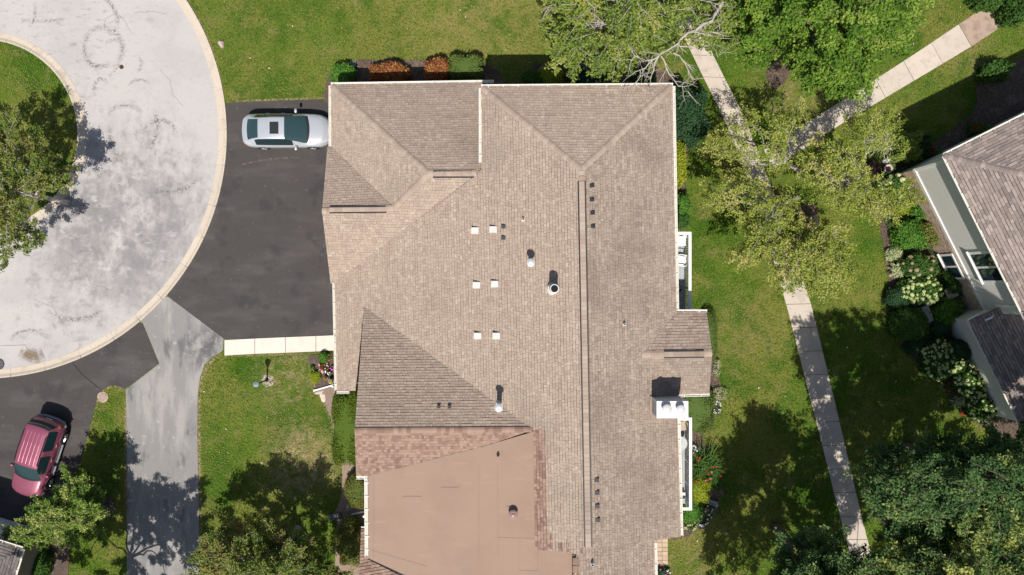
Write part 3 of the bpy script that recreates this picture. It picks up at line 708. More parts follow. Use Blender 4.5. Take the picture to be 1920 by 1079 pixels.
for y0, y1 in ((6.6,9.2),(1.4,6.0)):
    gd = obj('garage_door', MB().box(-8.86,-8.78,y0,y1,0.02,2.15), m_white, house)
    for k in range(4): obj('panel', MB().box(-8.89,-8.855,y0+0.08,y1-0.08,0.08+0.52*k,0.52+0.52*k), m_white, gd)
def window(parent, x, y0, y1, z0, z1, s):
    w = obj('window', MB().box(min(x,x+s*0.05),max(x,x+s*0.05),y0,y1,z0,z1), m_white, parent)
    ym = (y0+y1)/2
    for a, b in ((y0+0.07,ym-0.03),(ym+0.03,y1-0.07)): obj('pane', MB().box(min(x+s*0.045,x+s*0.06),max(x+s*0.045,x+s*0.06),a,b,z0+0.07,z1-0.07), m_glass, w)
for y0 in (7.0, 4.6, -5.6, -9.6): window(house, 7.25, y0, y0+1.3, 3.5, 4.9, 1)
for y0 in (7.0, 4.6, 1.0, -8.4): window(house, 7.25, y0, y0+1.3, 0.9, 2.1, 1)
# roof vents and pipes
def onroof(pl, px, py): p = pl.at(px, py); return p
def plate_up(pl): return Vector((-pl.a, -pl.b, 1)).normalized()
def box_vent(pl, px, py, s, h, m, dark=m_dark):
    """low box vent with hood, open on its north edge"""
    p = onroof(pl, px, py+1); v = obj('roof_vent', MB().box(p.x-s*0.5,p.x+s*0.5,p.y-s*0.5,p.y+s*0.42,p.z-0.12,p.z+h), m, house, bevel=0.012)
    obj('vent_hood', MB().box(p.x-s*0.56,p.x+s*0.5,p.y-s*0.55,p.y+s*0.36,p.z+h+0.002,p.z+h+0.02), m, v)
    obj('vent_opening', MB().box(p.x-s*0.42,p.x+s*0.42,p.y+s*0.4,p.y+s*0.425,p.z-0.05,p.z+h-0.02), dark, v)
for q in ((891,431),(925,429),(894,533),(928,531),(896,628),(931,628)): box_vent(MW, *q, 0.33, 0.13, m_vent)
for q in ((944,424),(944,445)): box_vent(MW, *q, 0.19, 0.10, mat('grey_black_plastic',(0.05,0.05,0.052),rough=.5))
for q in ((1110,347),(1110,373),(1111,398),(1112,423),(1119,898),(1120,922),(1120,947),(1121,973)): box_vent(ME, *q, 0.19, 0.08, m_black)
for q in ((823,761),(843,761)): box_vent(CN, *q, 0.15, 0.10, m_black)
def pipe(pl, px, py, r, h, m, base, cap=None, flash=m_vent, name='vent_pipe'):
    """px,py: pixel of the pipe's foot on the roof"""
    p = onroof(pl, px, py); nrm = plate_up(pl)
    v = obj(name, MB().lathe([(r,-0.2),(r,h),(r*0.82,h),(r*0.78,h-0.25)], p, 16), m, house, smooth=False)
    obj('pipe_bore', MB().lathe([(r*0.77,h-0.3),(r*0.77,h-0.04)], p, 14), m_dark, v)
    mb = MB(); mb.lathe([(base,0.0),(base*0.9,0.02),(r*1.25,base*0.9)], p, 16); obj('flashing', mb, flash, v)
    if cap:
        obj('rain_cap', MB().lathe([(cap,h+0.06),(cap,h+0.09),(cap*0.5,h+0.13),(0.01,h+0.14)], p, 20), m, v)
        for k in range(3):
            t = 2.1*k; obj('cap_bracket', MB().box(p.x+r*math.cos(t)-.012,p.x+r*math.cos(t)+.012,p.y+r*math.sin(t)-.012,p.y+r*math.sin(t)+.012,p.z+h-.05,p.z+h+0.07), m, v)
    return v
m_pvc = mat('white_pipe', (0.74,0.74,0.74), rough=.5)
pipe(MW, 981, 412, 0.055, 0.22, m_pvc, 0.11); pipe(ME, 1170, 608, 0.05, 0.25, m_pvc, 0.10); pipe(GE, 1110, 1056, 0.06, 0.3, m_pvc, 0.12)
pipe(EM, 934, 853, 0.05, 0.22, m_black, 0.09, flash=m_felt)
pipe(MW, 994.5, 494, 0.10, 0.78, m_galv, 0.16, cap=0.19); pipe(CN, 936, 757, 0.12, 1.25, m_galv, 0.22, cap=0.19)
pipe(MW, 1037, 541.5, 0.20, 1.2, m_galv, 0.30)
mp = mat('pink_metal',(0.42,0.27,0.25),rough=.4,metal=.3)
p = EM.at(962,962); v = obj('turbine_vent', MB().lathe([(0.10,-0.02),(0.10,0.22)], p, 16), mp, house)
obj('vent_cap', MB().lathe([(0.17,0.20),(0.215,0.24),(0.215,0.30),(0.14,0.36),(0.12,0.35),(0.05,0.42),(0.01,0.43)], p, 24), mp, v)
obj('vent_base', MB().box(p.x-.3,p.x+.3,p.y-.3,p.y+.3,p.z-.02,p.z+.012), m_felt, v)
# laps in the roll roofing
def seam(pts, w=0.022):
    mb = MB(); a, b = EM.at(*pts[0]), EM.at(*pts[1]); d = (b-a).normalized(); s = Vector((-d.y,d.x,0))*w/2; z = Vector((0,0,0.006))
    mb.add([a+s+z, a-s+z, b-s+z, b+s+z], [(0,1,2,3)]); obj('lap_seam', mb, m_seam, em)
for q in (((933,868),(934,1045)),((755,931),(791,931)),((827,914),(861,914)),((972,1070),(1008,1071)),((1008,1032),(1008,1071)),((700,893),(701,1046)),((898,870),(898,1050)),((861,905),(861,914)),((973,1009),(973,1070)),((690,1030),(800,1062)),((933,1008),(1003,1010))):
    seam(q, 0.03 if q[0][1] == q[1][1] else 0.012)
# chimney chase
ct = 7.45; c0, c1 = P(1232,753.5,ct), P(1289,783,ct)
ch = obj('chimney_chase', MB().box(c0.x,c1.x,c1.y,c0.y,0,ct), mat('pale_chase_siding',(0.60,0.61,0.61),rough=.55), house)
obj('chase_top', MB().box(c0.x-.03,c1.x+.03,c1.y-.03,c0.y+.03,ct+.002,ct+.05), m_white, ch, bevel=.01)
for xx in (c0.x-.012, c1.x-.07): 
    for yy in (c1.y-.012, c0.y-.07): obj('corner_board', MB().box(xx,xx+.085,yy,yy+.085,.1,ct-.02), m_white, ch)
for px_, rr in ((1251,0.21),(1277,0.185)):
    q = P(px_, 768, ct+.35); f = obj('flue_cap', MB().lathe([(rr*.8,.02),(rr*.8,.26),(rr*.55,.26),(rr*.55,.30)], (q.x,q.y,ct), 24), m_galv, ch)
    obj('cap_disc', MB().lathe([(rr*1.05,.30),(rr*1.05,.34),(rr*.75,.37),(rr*.7,.355),(rr*.3,.375)], (q.x,q.y,ct), 24), mat('cap_metal',(0.62,0.60,0.57),rough=.5,metal=.2), f)
    obj('screen', MB().lathe([(rr*.92,.25),(rr*.92,.305)], (q.x,q.y,ct), 24), mat('screen_metal',(0.42,0.42,0.42),rough=.6), f)
obj('chase_flashing', MB().box(c0.x-.10,c0.x-.005,c1.y-.05,c0.y+.06,5.9,6.22), m_shingle_e, ch)
# balconies on the east side
def balcony(y0, y1, x1, zf, lab, n_post):
    d = obj('balcony', MB().box(7.26, x1-.05, y0+.05, y1-.05, zf-.25, zf-.04), m_white, house)
    x = 7.28; k = 0
    while x < x1-.12:
        obj('deck_board', MB().box(x, x+.135, y0+.04, y1-.04, zf-.035, zf), m_deck, d); x += .143
    zr = zf+1.0; w = .15
    obj('top_rail', MB().box(x1-w,x1,y0,y1,zr,zr+.05), m_white, d, bevel=.01)
    for yy in (y0, y1-w): obj('top_rail', MB().box(7.26,x1-w-.003,yy,yy+w,zr,zr+.05), m_white, d, bevel=.01)
    obj('bottom_rail', MB().box(x1-.11,x1-.05,y0+.03,y1-.03,zf+.08,zf+.13), m_white, d)
    for k in range(n_post):
        yy = y0+.02+(y1-y0-.14)*k/(n_post-1); obj('post', MB().box(x1-.125,x1-.025,yy,yy+.1,zf+.001,zr-.002), m_white, d)
    mb = MB(); yy = y0+.14
    while yy < y1-.14: mb.box(x1-.095,x1-.06,yy,yy+.035,zf+.131,zr-.003); yy += .11
    b = obj('balusters', mb, m_white, d); b['kind'] = 'stuff'
    obj('corner_post', MB().box(x1-.17,x1-.03,y0+.03,y0+.17,0,zf-.26), m_white, d); obj('corner_post', MB().box(x1-.17,x1-.03,y1-.17,y1-.03,0,zf-.26), m_white, d)
q0, q1 = P(1294,435,3.9), P(1296,588,3.9); balcony(q1.y-.15, q0.y, q0.x+.06, 2.9, '', 4)
q2, q3 = P(1295,783,3.9), P(1296,957,3.9); balcony(q3.y, q2.y, q2.x+.06, 2.9, '', 5)
# downspouts seen on the ground
def downspout(name, lab, a, b, z=0.09):
    d = (b-a); L = d.length; d.normalize(); s = Vector((-d.y,d.x,0)); t = thing(name, lab, 'downspout', (a.x,a.y,0))
    obj('pipe', MB().obox((a+b)/2, d, s, L/2, .045, z-.04, z+.045), m_white, t, bevel=.01)
    obj('outlet', MB().obox(b+d*.0, d, s, .07, .055, z-.05, z+.05), m_white, t)
    mb = MB(); mb.box(a.x-.05,a.x+.05,a.y-.05,a.y+.05,z+.046,1.2); obj('riser', mb, m_white, t); return t
downspout('downspout', 'white downspout extension lying across the flower bed corner', P(633,720), P(591,732))
downspout('downspout', 'white downspout extension by the rusty shrubs below the roll roofing', P(690,957), P(652,966))
def splash(name, lab, c, ang, m, s=1.0):
    t = thing(name, lab, 'splash block', (c.x,c.y,0)); u = Vector((math.cos(ang),math.sin(ang),0)); w = Vector((-u.y,u.x,0))
    obj('tray', MB().obox(c,u,w,.34*s,.16*s,.031,.05), m, t)
    for k in (-1,1): obj('side', MB().obox(c+w*(.15*s*k),u,w,.34*s,.018,.051,.12), m, t)
    obj('back', MB().obox(c-u*(.33*s),w,u,.13*s,.018,.051,.11), m, t)
splash('splash_block', 'grey green splash block between the round shrub and the mulch', P(661,126), 1.35, mat('green_plastic',(0.16,0.24,0.24),rough=.5), .9)
splash('splash_block', 'dark grey splash block at the end of the white downspout', P(629,968), 3.3, mat('grey_plastic',(0.13,0.125,0.12),rough=.6), 1.0)
splash('splash_block', 'pale grey splash block beside the yellow green shrub', P(1336,943), -0.35, mat('pale_plastic',(0.30,0.33,0.34),rough=.6), .8)

# ------------------------------------------------------------------ neighbouring house on the right
NZ = 5.4
G0 = P(1771,292,NZ); d1 = Vector((0.4472,-0.8944,0)); d2 = Vector((0.8944,0.4472,0))   # d1 along west eave, d2 along north eave (= inward from west)
nb = thing('neighbour_house', 'grey sided brick house with hip roof at the right edge', 'building', (G0.x+4, G0.y-2, 0))
LW, pit = 8.75, 0.42
in1 = d2; in2 = d1                                                  # inward from the west eave / the north eave
def roofpt(o, a, b, z): return o + d1*a + d2*b + Vector((0,0,z))
hipL = 6.0
wpoly = [G0, roofpt(G0,LW,0,0), roofpt(G0,LW,hipL,hipL*pit), roofpt(G0,hipL,hipL,hipL*pit)]
npoly = [G0, roofpt(G0,hipL,hipL,hipL*pit), roofpt(G0,hipL,hipL+4,hipL*pit), roofpt(G0,0,hipL+4,0)]
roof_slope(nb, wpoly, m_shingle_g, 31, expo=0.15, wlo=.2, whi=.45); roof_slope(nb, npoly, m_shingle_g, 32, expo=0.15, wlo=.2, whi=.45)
caps(nb, wpoly[0], wpoly[3], m_shingle_g, seed=31)
gutter(nb, G0+Vector((0,0,0)), roofpt(G0,LW,0,0), -d2, hang=.75); gutter(nb, roofpt(G0,0,hipL+4,0), G0, -d1, hang=.75)
ov = 0.28
W0 = G0 + d1*ov + d2*ov; W0.z = 0
wl_ = LW - ov - .1
obj('wall', MB().prism([W0[:2], (W0+d1*wl_)[:2], (W0+d1*wl_+d2*8)[:2], (W0+d2*8)[:2]], 0, NZ-.08), m_siding, nb)
ZB = 1.95                                                            # siding above, brick below
def clap(parent, a, d, out, L, z0, z1, m, expo=.22, name='siding'):
    mb = MB(); z = z0
    while z < z1-.01:
        t = min(z+expo, z1); p0, p1 = a, a+d*L
        vs = [p0+out*.014, p1+out*.014, p1+out*.003, p0+out*.003, p0+out*.002, p1+out*.002]; zs = [z,z,t,t,z,z]
        mb.add([(v.x,v.y,zz_) for v, zz_ in zip(vs,zs)], [(0,1,2,3),(4,5,1,0)]); z += expo
    o = obj(name, mb, m, parent); o['kind'] = 'stuff'; return o
clap(nb, W0, d1, -d2, wl_, ZB+.12, NZ-.1, m_siding)
clap(nb, W0+d2*8, -d2, -d1, 8, 0.3, NZ-.1, m_siding)
obj('trim_band', MB().obox(W0+d1*(wl_/2)-d2*.035, d1, d2, wl_/2+.04, .035, ZB-.02, ZB+.12), m_white, nb)
obj('corner_board', MB().obox(W0-d2*.03+d1*.03, d1, d2, .07, .03, ZB+.121, NZ-.1), m_white, nb)
def bricks(parent, a, d, out, L, z0, z1, seed):
    obj('mortar', MB().obox(a+d*(L/2)+out*.04, d, out, L/2, .035, z0, z1), m_mortar, parent)
    mb = MB(); r_ = random.Random(seed); z = z0+.01; k = 0
    while z < z1-.06:
        x = -.1 if k % 2 else 0.0
        while x < L-.02:
            x0, x1 = max(x,0)+.005, min(x+.2,L)-.005
            if x1-x0 > .03:
                o_ = .083+r_.uniform(0,.006); c = a+d*((x0+x1)/2)
                p0, p1 = a+d*x0, a+d*x1
                vs = []
                for zz_ in (z, z+.062):
                    for p in (p0+out*.06, p1+out*.06, p1+out*o_, p0+out*o_): vs.append((p.x,p.y,zz_))
                mb.add(vs, [(3,2,6,7),(4,5,6,7),(0,3,7,4),(1,2,6,5)], r_.random())
            x += .21
        z += .075; k += 1
    o = obj('bricks', mb, m_brick, parent); o['kind'] = 'stuff'
bricks(nb, W0, d1, -d2, wl_, 0.0, ZB-.025, 5)
def nwin(parent, a, d, out, s, w, z0, z1, off=.03, split='v'):
    c = a+d*(s+w/2)+out*off
    f = obj('window', MB().obox(c, d, out, w/2, .05, z0, z1), m_white, parent)
    if split == 'v':
        for k in (-1,1): obj('pane', MB().obox(c+d*(k*w*.225)+out*.052, d, out, w*.19, .004, z0+.1, z1-.1), m_glass, f)
    else:
        zm = (z0+z1)/2
        for za, zb_ in ((z0+.1,zm-.03),(zm+.03,z1-.1)): obj('pane', MB().obox(c+out*.052, d, out, w*.4, .004, za, zb_), m_glass, f)
    obj('sill', MB().obox(c+out*.08, d, out, w/2+.05, .05, z0-.06, z0-.002), m_white, f)
def along(px,py,z): q = P(px,py,z); return (q-W0).dot(d1)
sU = along(1836,478,4.0); nwin(nb, W0, d1, -d2, sU-.15, 1.75, 3.1, 4.95)
sL = along(1787,470,1.2); nwin(nb, W0, d1, -d2, sL, 1.5, .55, 1.75, off=.085)
# single storey sunroom wing
SZ = 2.9
S0 = P(1817,601,SZ); sl = 6.2
sr = [S0, S0+d1*sl, S0+d1*sl+d2*4.5+Vector((0,0,1.25)), S0+d2*4.5+Vector((0,0,1.25))]
roof_slope(nb, sr, m_shingle_g, 33, expo=0.15, wlo=.2, whi=.45)
gutter(nb, S0, S0+d1*sl, -d2, hang=.6); 
SW = S0+d2*.3+d1*.15; SW.z = 0
obj('wall', MB().prism([SW[:2],(SW+d1*5.9)[:2],(SW+d1*5.9+d2*4)[:2],(SW+d2*4)[:2]],0,SZ-.1), m_siding, nb)
clap(nb, SW, d1, -d2, 5.9, .3, SZ-.12, m_siding); obj('rake_trim', MB().obox(S0-d1*.04+d2*.5, d2, d1, .55, .03, SZ-.12, SZ+.02), m_white, nb)
dn = P(1893,598,4.0); obj('downspout', MB().obox(W0+d1*(wl_-.5)-d2*.09, d1, d2, .05, .04, 3.2, NZ-.1), m_white, nb)
obj('step_flashing', MB().obox(W0+d1*(wl_-.05)-d2*.35, d2, d1, .5, .04, 3.02, 3.2), m_white, nb)

# white garden trellis pieces, stone statues and bench in the bed of that house
tr = thing('garden_trellis', 'white wire trellis by the grey wall of the right house', 'trellis', P(1805,630))
a, b = P(1800,614), P(1822,652); dd = (b-a).normalized(); ss = Vector((-dd.y,dd.x,0))
for k in range(5):
    q = a+(b-a)*(k/4); obj('stake', MB().tube([(q.x,q.y,.03),(q.x,q.y,.95)],.012,6), m_white, tr)
    obj('arm', MB().tube([q-ss*.22+Vector((0,0,.93)), q+ss*.22+Vector((0,0,.93))],.011,6), m_white, tr)
for z in (.5,.9): obj('wire', MB().tube([a+Vector((0,0,z)), b+Vector((0,0,z))],.012,6), m_white, tr)
m_bluestone = mat('blue_grey_stone',(0.30,0.34,0.37),[((0.22,0.25,0.27),5,.5,.7,.6)],rough=.8)
def rock(name, lab, px, py, sx, sy, h, m, seed, cat='stone', z0=0.0, rot=0.0, parent=None, group=None):
    r_ = np.random.default_rng(seed); bm = bmesh.new(); bmesh.ops.create_icosphere(bm, subdivisions=2, radius=1)
    c = P(px,py,0)
    for v in bm.verts:
        k = 1+0.18*math.sin(v.co.x*3+seed)+0.14*math.sin(v.co.y*4+seed*2)+r_.uniform(-.07,.07)
        x, y = v.co.x*sx*k, v.co.y*sy*k; v.co = Vector((x*math.cos(rot)-y*math.sin(rot), x*math.sin(rot)+y*math.cos(rot), max(-.15, v.co.z)*h*k))
    me = bpy.data.meshes.new(name); bm.to_mesh(me); bm.free(); me.materials.append(m)
    o = bpy.data.objects.new(name, me); COL.objects.link(o); o.location = (c.x,c.y,z0+.02)
    if parent: o.parent = parent; o.location = Vector((c.x,c.y,z0+.02))-wloc(parent)
    else: tag(o, lab, cat, group)
    return o
def planter_urn(name, lab, px, py, m, r=.22, h=.35):
    c = P(px,py,.2); t = thing(name, lab, 'planter', (c.x,c.y,0))
    obj('bowl', MB().lathe([(r*.6,.03),(r*.75,h*.5),(r,h),(r*1.06,h),(r*.92,h-.04)],c*Vector((1,1,0)) if False else (c.x,c.y,0),14), m, t)
    obj('soil', MB().lathe([(r*.9,h-.05),(r*.3,h-.03)],(c.x,c.y,0),14), m_soil, t); return t
for k,(px_,py_) in enumerate(((1789,611),(1793,623),(1797,634))):
    planter_urn('stone_pot', ['topmost of three grey stone pots beside the white trellis','middle one of three grey stone pots beside the white trellis','lowest of three grey stone pots beside the white trellis'][k], px_, py_, m_bluestone, .17, .3).__setitem__('group','grey pots by the trellis')
bb = P(1781,549,.5); t = thing('birdbath', 'square stone bird bath with a round basin among hydrangeas', 'bird bath', (bb.x,bb.y,0))
obj('pedestal', MB().lathe([(.2,.03),(.16,.1),(.12,.5),(.2,.62)],(bb.x,bb.y,0),12), m_stone, t)
u_ = Vector((.9,.43,0)); obj('slab', MB().obox(bb,u_,Vector((-.43,.9,0)),.31,.31,.621,.70), m_stone, t, bevel=.03)
obj('basin', MB().lathe([(.26,.701),(.27,.74),(.22,.735),(.10,.715),(.05,.76),(.02,.765)],(bb.x,bb.y,0),20), mat('basin_stone',(0.33,0.31,0.29),rough=.8), t)
bn = P(1739,589,.4); t = thing('garden_bench', 'weathered grey plank bench between the round shrubs', 'bench', (bn.x,bn.y,0)); bu = Vector((.37,-.93,0)); bw = Vector((.93,.37,0))
for k in range(3): obj('plank', MB().obox(bn+bw*(.135*(k-1)),bu,bw,.46,.06,.40,.44), mat('grey_wood',(0.36,0.37,0.35),[((0.26,0.27,0.25),4,.5,.7,.6)],rough=.8,vary=.1), t)
for k in (-1,1): obj('leg', MB().obox(bn+bu*(.36*k),bw,bu,.17,.04,.03,.399), MATS['grey_wood'], t)
st = P(1824,582,.3); 
rock('garden_stone','large flat blue grey stone against the sunroom corner',1826,584,.55,.22,.25,m_bluestone,4,rot=.35)
rock('garden_stone','small pale block stone beside the brick wall under the windows',1823,567,.2,.17,.25,m_siding_w,5,rot=.4)
rock('garden_stone','pale rabbit sized stone ornament among the lower hydrangeas',1814,744,.3,.13,.3,mat('grey_blue_stone',(0.36,0.39,0.42),rough=.8),6,rot=-.3)
rock('garden_stone','white stone ornament under the variegated shrub near the house corner',1658,302,.2,.2,.4,m_siding_w,7)
planter_urn('wicker_planter','round tan planter near the house corner under the apple tree',1663,318,m_stone,.24,.4)

# ------------------------------------------------------------------ house in the lower left corner
LZ = 3.2
L0 = P(42,1030,LZ); e1 = Vector((-0.293,-0.956,0)); e2 = Vector((-0.956,0.293,0))
lh = thing('corner_house', 'single storey house corner with grey roof at the lower left', 'building', (L0.x-2,L0.y-2,0))
q = lambda a,b,z: L0+e1*a+e2*b+Vector((0,0,z))
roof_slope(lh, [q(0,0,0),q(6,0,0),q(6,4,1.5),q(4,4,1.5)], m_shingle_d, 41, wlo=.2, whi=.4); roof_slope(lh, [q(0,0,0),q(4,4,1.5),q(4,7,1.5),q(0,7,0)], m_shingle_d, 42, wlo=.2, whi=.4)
gutter(lh, q(0,0,0), q(6,0,0), -e2); gutter(lh, q(0,7,0), q(0,0,0), -e1)
LW0 = L0+e1*.4+e2*.4; LW0.z = 0
obj('wall', MB().prism([LW0[:2],(LW0+e1*5)[:2],(LW0+e1*5+e2*6)[:2],(LW0+e2*6)[:2]],0,LZ-.1), m_siding_b, lh)
clap(lh, LW0+e2*6, -e2, -e1, 6, .02, LZ-.1, m_siding_w, .18); clap(lh, LW0, e1, -e2, 5, .02, LZ-.1, m_siding_b, .15)
gd = obj('garage_door', MB().obox(LW0+e2*3-e1*.04, e2, e1, 2.3, .03, .02, 2.2), m_white, lh)
for k in range(4): obj('panel', MB().obox(LW0+e2*3-e1*.08, e2, e1, 2.2, .012, .06+.53*k, .55+.53*k), m_white, gd)

# ------------------------------------------------------------------ cars
def paint(name, c, metal=.5, rough=.25): return mat(name, c, rough=rough, metal=metal, coat=.8, spec=.5)
m_silver = paint('silver_paint', (0.63,0.65,0.68), .42, .28); m_maroon = paint('maroon_paint', (0.29,0.078,0.125), .25, .36)
m_tyre_r = mat('tyre_rubber', (0.02,0.02,0.021), rough=.85); m_rim = mat('alloy', (0.6,0.6,0.62), rough=.3, metal=.7)
m_cglass = mat('car_glass', (0.012,0.030,0.036), rough=.03, spec=.7, coat=.3); m_cglass2 = mat('car_glass_clear', (0.028,0.060,0.064), rough=.03, spec=.8, coat=.3)
m_lampc = mat('headlight_lens', (0.55,0.57,0.58), rough=.1, spec=.8); m_lampr = mat('tail_lens', (0.30,0.02,0.02), rough=.15, spec=.6); m_lampo = mat('amber_lens', (0.75,0.18,0.02), rough=.2, spec=.6)
m_chrome = mat('chrome', (0.7,0.7,0.72), rough=.15, metal=.9)
def catmull(keys, sub):
    K = [np.array(k, float) for k in keys]; out = []; idx = []
    for i in range(len(K)-1):
        p0, p1, p2, p3 = K[max(i-1,0)], K[i], K[i+1], K[min(i+2,len(K)-1)]; idx.append(len(out))
        for s in range(sub):
            t = s/sub; m1 = (p2-p0)/2*min(1,2*(p2[0]-p1[0])/max(p2[0]-p0[0],1e-6)) if i else (p2-p1); m2 = (p3-p1)/2*min(1,2*(p2[0]-p1[0])/max(p3[0]-p1[0],1e-6))
            h = (2*t**3-3*t**2+1)*p1+(t**3-2*t**2+t)*m1+(-2*t**3+3*t**2)*p2+(t**3-t**2)*m2
            out.append(0.6*((1-t)*p1+t*p2)+0.4*h)
    idx.append(len(out)); out.append(K[-1]); return out, idx
def section(k):
    x, W, zs, zb, wb, wr, zr, zc = k
    pts = [(W*.80,zs),(W*.95,zs+.04),(W*.995,zs+(zb-zs)*.35),(W,zs+(zb-zs)*.62),(W*.975,zb-.06),(wb,zb),(wb+(wr-wb)*.33,zb+(zr-zb)*.36),(wb+(wr-wb)*.70,zb+(zr-zb)*.72),
           (wr,zr),(wr*.86,zr+(zc-zr)*.45),(wr*.55,zr+(zc-zr)*.82),(wr*.27,zr+(zc-zr)*.96),(0,zc)]
    def sm(t): t = min(1,max(0,t)); return t*t*(3-2*t)
    s_ = .20*sm((x-.05)/.9)-.14*sm((-x-1.2)/.8)
    bx = lambda y: x+s_*(1-(y/.9)**2)-.08*(1 if x > 0 else -1)*sm((abs(x)-1.6)/.7)
    return [(bx(y),y,z) for y,z in pts] + [(bx(y),-y,z) for y,z in pts[-2::-1]]
def car_body(keys, sub, paintm, root):
    st, idx = catmull(keys, sub); secs = [section(k) for k in st]; n = len(secs[0])
    mb = MB()
    for s in secs: mb.v += s
    fs = []
    for i in range(len(secs)-1):
        for j in range(n-1): fs.append((i*n+j, (i+1)*n+j, (i+1)*n+j+1, i*n+j+1))
        fs.append((i*n+n-1, (i+1)*n+n-1, (i+1)*n, i*n))
    fs += [tuple(range(n)), tuple((len(secs)-1)*n+j for j in range(n))[::-1]]
    mb.f = fs; mb.sh = [.5]*len(fs)
    body = obj('body', mb, paintm, root, world=False, smooth=True)
    return secs, idx, n, body
def panel(name, secs, i0, i1, j0, j1, m, parent, off=.008, trim=(0,0,0,0)):
    """patch of the body surface between stations and section points, lifted a little; trim shrinks it (fractions)"""
    A = np.array([s[j0:j1+1] for s in secs[i0:i1+1]]); ni, nj = A.shape[:2]
    du = np.gradient(A, axis=0); dv = np.gradient(A, axis=1); nr = np.cross(dv, du); nr /= np.linalg.norm(nr, axis=2, keepdims=True)+1e-9
    if nr[...,2].mean() < 0 and abs(nr[...,2].mean()) > .05: nr = -nr
    cen = A.reshape(-1,3).mean(0)
    if abs(nr[...,2].mean()) <= .3 and (nr.mean((0,1))*np.array([0,cen[1],0])).sum() < 0: nr = -nr
    A = A+nr*off
    mb = MB(); mb.add([tuple(p) for p in A.reshape(-1,3)], [(i*nj+j,(i+1)*nj+j,(i+1)*nj+j+1,i*nj+j+1) for i in range(ni-1) for j in range(nj-1)])
    return obj(name, mb, m, parent, world=False, smooth=True)
def wheel(root, x, y, r, w, s):
    t = MB(); prof = [(r*.62,-w/2),(r*.93,-w/2),(r,-w*.3),(r,w*.3),(r*.93,w/2),(r*.62,w/2)]
    n = 24; vs = []
    for rr, yy in prof:
        for k in range(n): a = 2*math.pi*k/n; vs.append((x+rr*math.cos(a), y+yy, r+rr*math.sin(a)))
    m_ = len(prof); t.add(vs, [(i*n+k, i*n+(k+1)%n, (i+1)*n+(k+1)%n, (i+1)*n+k) for i in range(m_-1) for k in range(n)])
    wh = bpy.data.objects.new('wheel', None); COL.objects.link(wh); wh.parent = root; wh.empty_display_size = .1
    obj('tyre', t, m_tyre_r, wh, world=False, smooth=True)
    rm = MB(); yo = y+s*w*.42
    for k in range(5):
        a = 2*math.pi*k/5; p = Vector((x+r*.6*math.cos(a), yo, r+r*.6*math.sin(a))); rm.tube([(x,yo+s*.01,r),p],[.05,.035],5)
    vs = []
    for rr, yy in ((r*.64,yo),(r*.56,yo+s*.015),(r*.56,yo-s*.03)):
        for k in range(n): a = 2*math.pi*k/n; vs.append((x+rr*math.cos(a), yy, r+rr*math.sin(a)))
    rm.add(vs, [(i*n+k, i*n+(k+1)%n, (i+1)*n+(k+1)%n, (i+1)*n+k) for i in range(2) for k in range(n)])
    obj('rim', rm, m_rim, wh, world=False)
    return wh
def blob(name, m, parent, c, sx, sy, sz, seg=12):
    bm = bmesh.new(); bmesh.ops.create_uvsphere(bm, u_segments=seg, v_segments=8, radius=1)
    for v in bm.verts: 
        e = .72; v.co = Vector((math.copysign(abs(v.co.x)**e,v.co.x)*sx+c[0], math.copysign(abs(v.co.y)**e,v.co.y)*sy+c[1], math.copysign(abs(v.co.z)**e,v.co.z)*sz+c[2]))
    me = bpy.data.meshes.new(name); bm.to_mesh(me); bm.free(); me.materials.append(m)
    for p_ in me.polygons: p_.use_smooth = True
    o = bpy.data.objects.new(name, me); COL.objects.link(o); o.parent = parent; return o

c = P(537,245.5,.7)
car = thing('parked_car', 'silver sedan with sunroof parked on the dark driveway', 'car', (c.x,c.y,.016), math.radians(0.3))
#        x     W    zs   zb   wb   wr   zr   zc
keys = [(-2.41,.60,.40, .78, .56, .48, .84, .86),
        (-2.36,.74,.32, .88, .69, .58, .95, .97),
        (-2.20,.83,.28, .95, .76, .66,1.02,1.05),
        (-2.02,.87,.25, .97, .79, .64,1.05,1.085),
        (-1.70,.89,.24, .97, .80, .60,1.21,1.245),
        (-1.38,.90,.23, .96, .81, .57,1.345,1.385),
        (-0.70,.905,.22,.94, .82, .58,1.42,1.465),
        (-0.20,.905,.22,.92, .82, .58,1.425,1.47),
        ( 0.10,.905,.22,.91, .82, .585,1.39,1.44),
        ( 0.45,.90,.22, .90, .82, .64,1.24,1.30),
        ( 1.00,.90,.22, .89, .815,.72,.985,1.06),
        ( 1.20,.895,.22,.88, .81, .72,.93, .985),
        ( 1.60,.885,.23,.83, .79, .69,.88, .925),
        ( 2.00,.85,.25, .76, .72, .60,.81, .855),
        ( 2.25,.74,.28, .67, .60, .50,.72, .76),
        ( 2.38,.58,.32, .58, .46, .36,.63, .66),
        ( 2.43,.40,.36, .52, .34, .26,.55, .57)]
car.scale = (.945,1,1)
secs, idx, n, body = car_body(keys, 3, m_silver, car)
panel('rear_window', secs, idx[3], idx[5], 9, 15, m_cglass2, car); panel('windshield', secs, idx[8], idx[10]+2, 8, 16, m_cglass2, car)
panel('cowl', secs, idx[10]+1, idx[11], 8, 16, m_black, car, off=.011)
for s, (a, b) in ((1,(5,8)),(-1,(16,19))):
    for i0, i1 in ((idx[4]+1, idx[6]+2),(idx[7]-1, idx[9])): panel('side_window', secs, i0, i1, a, b, m_cglass, car, off=.006)
panel('sunroof', secs, idx[6], idx[7], 10, 14, m_black, car, off=.006)
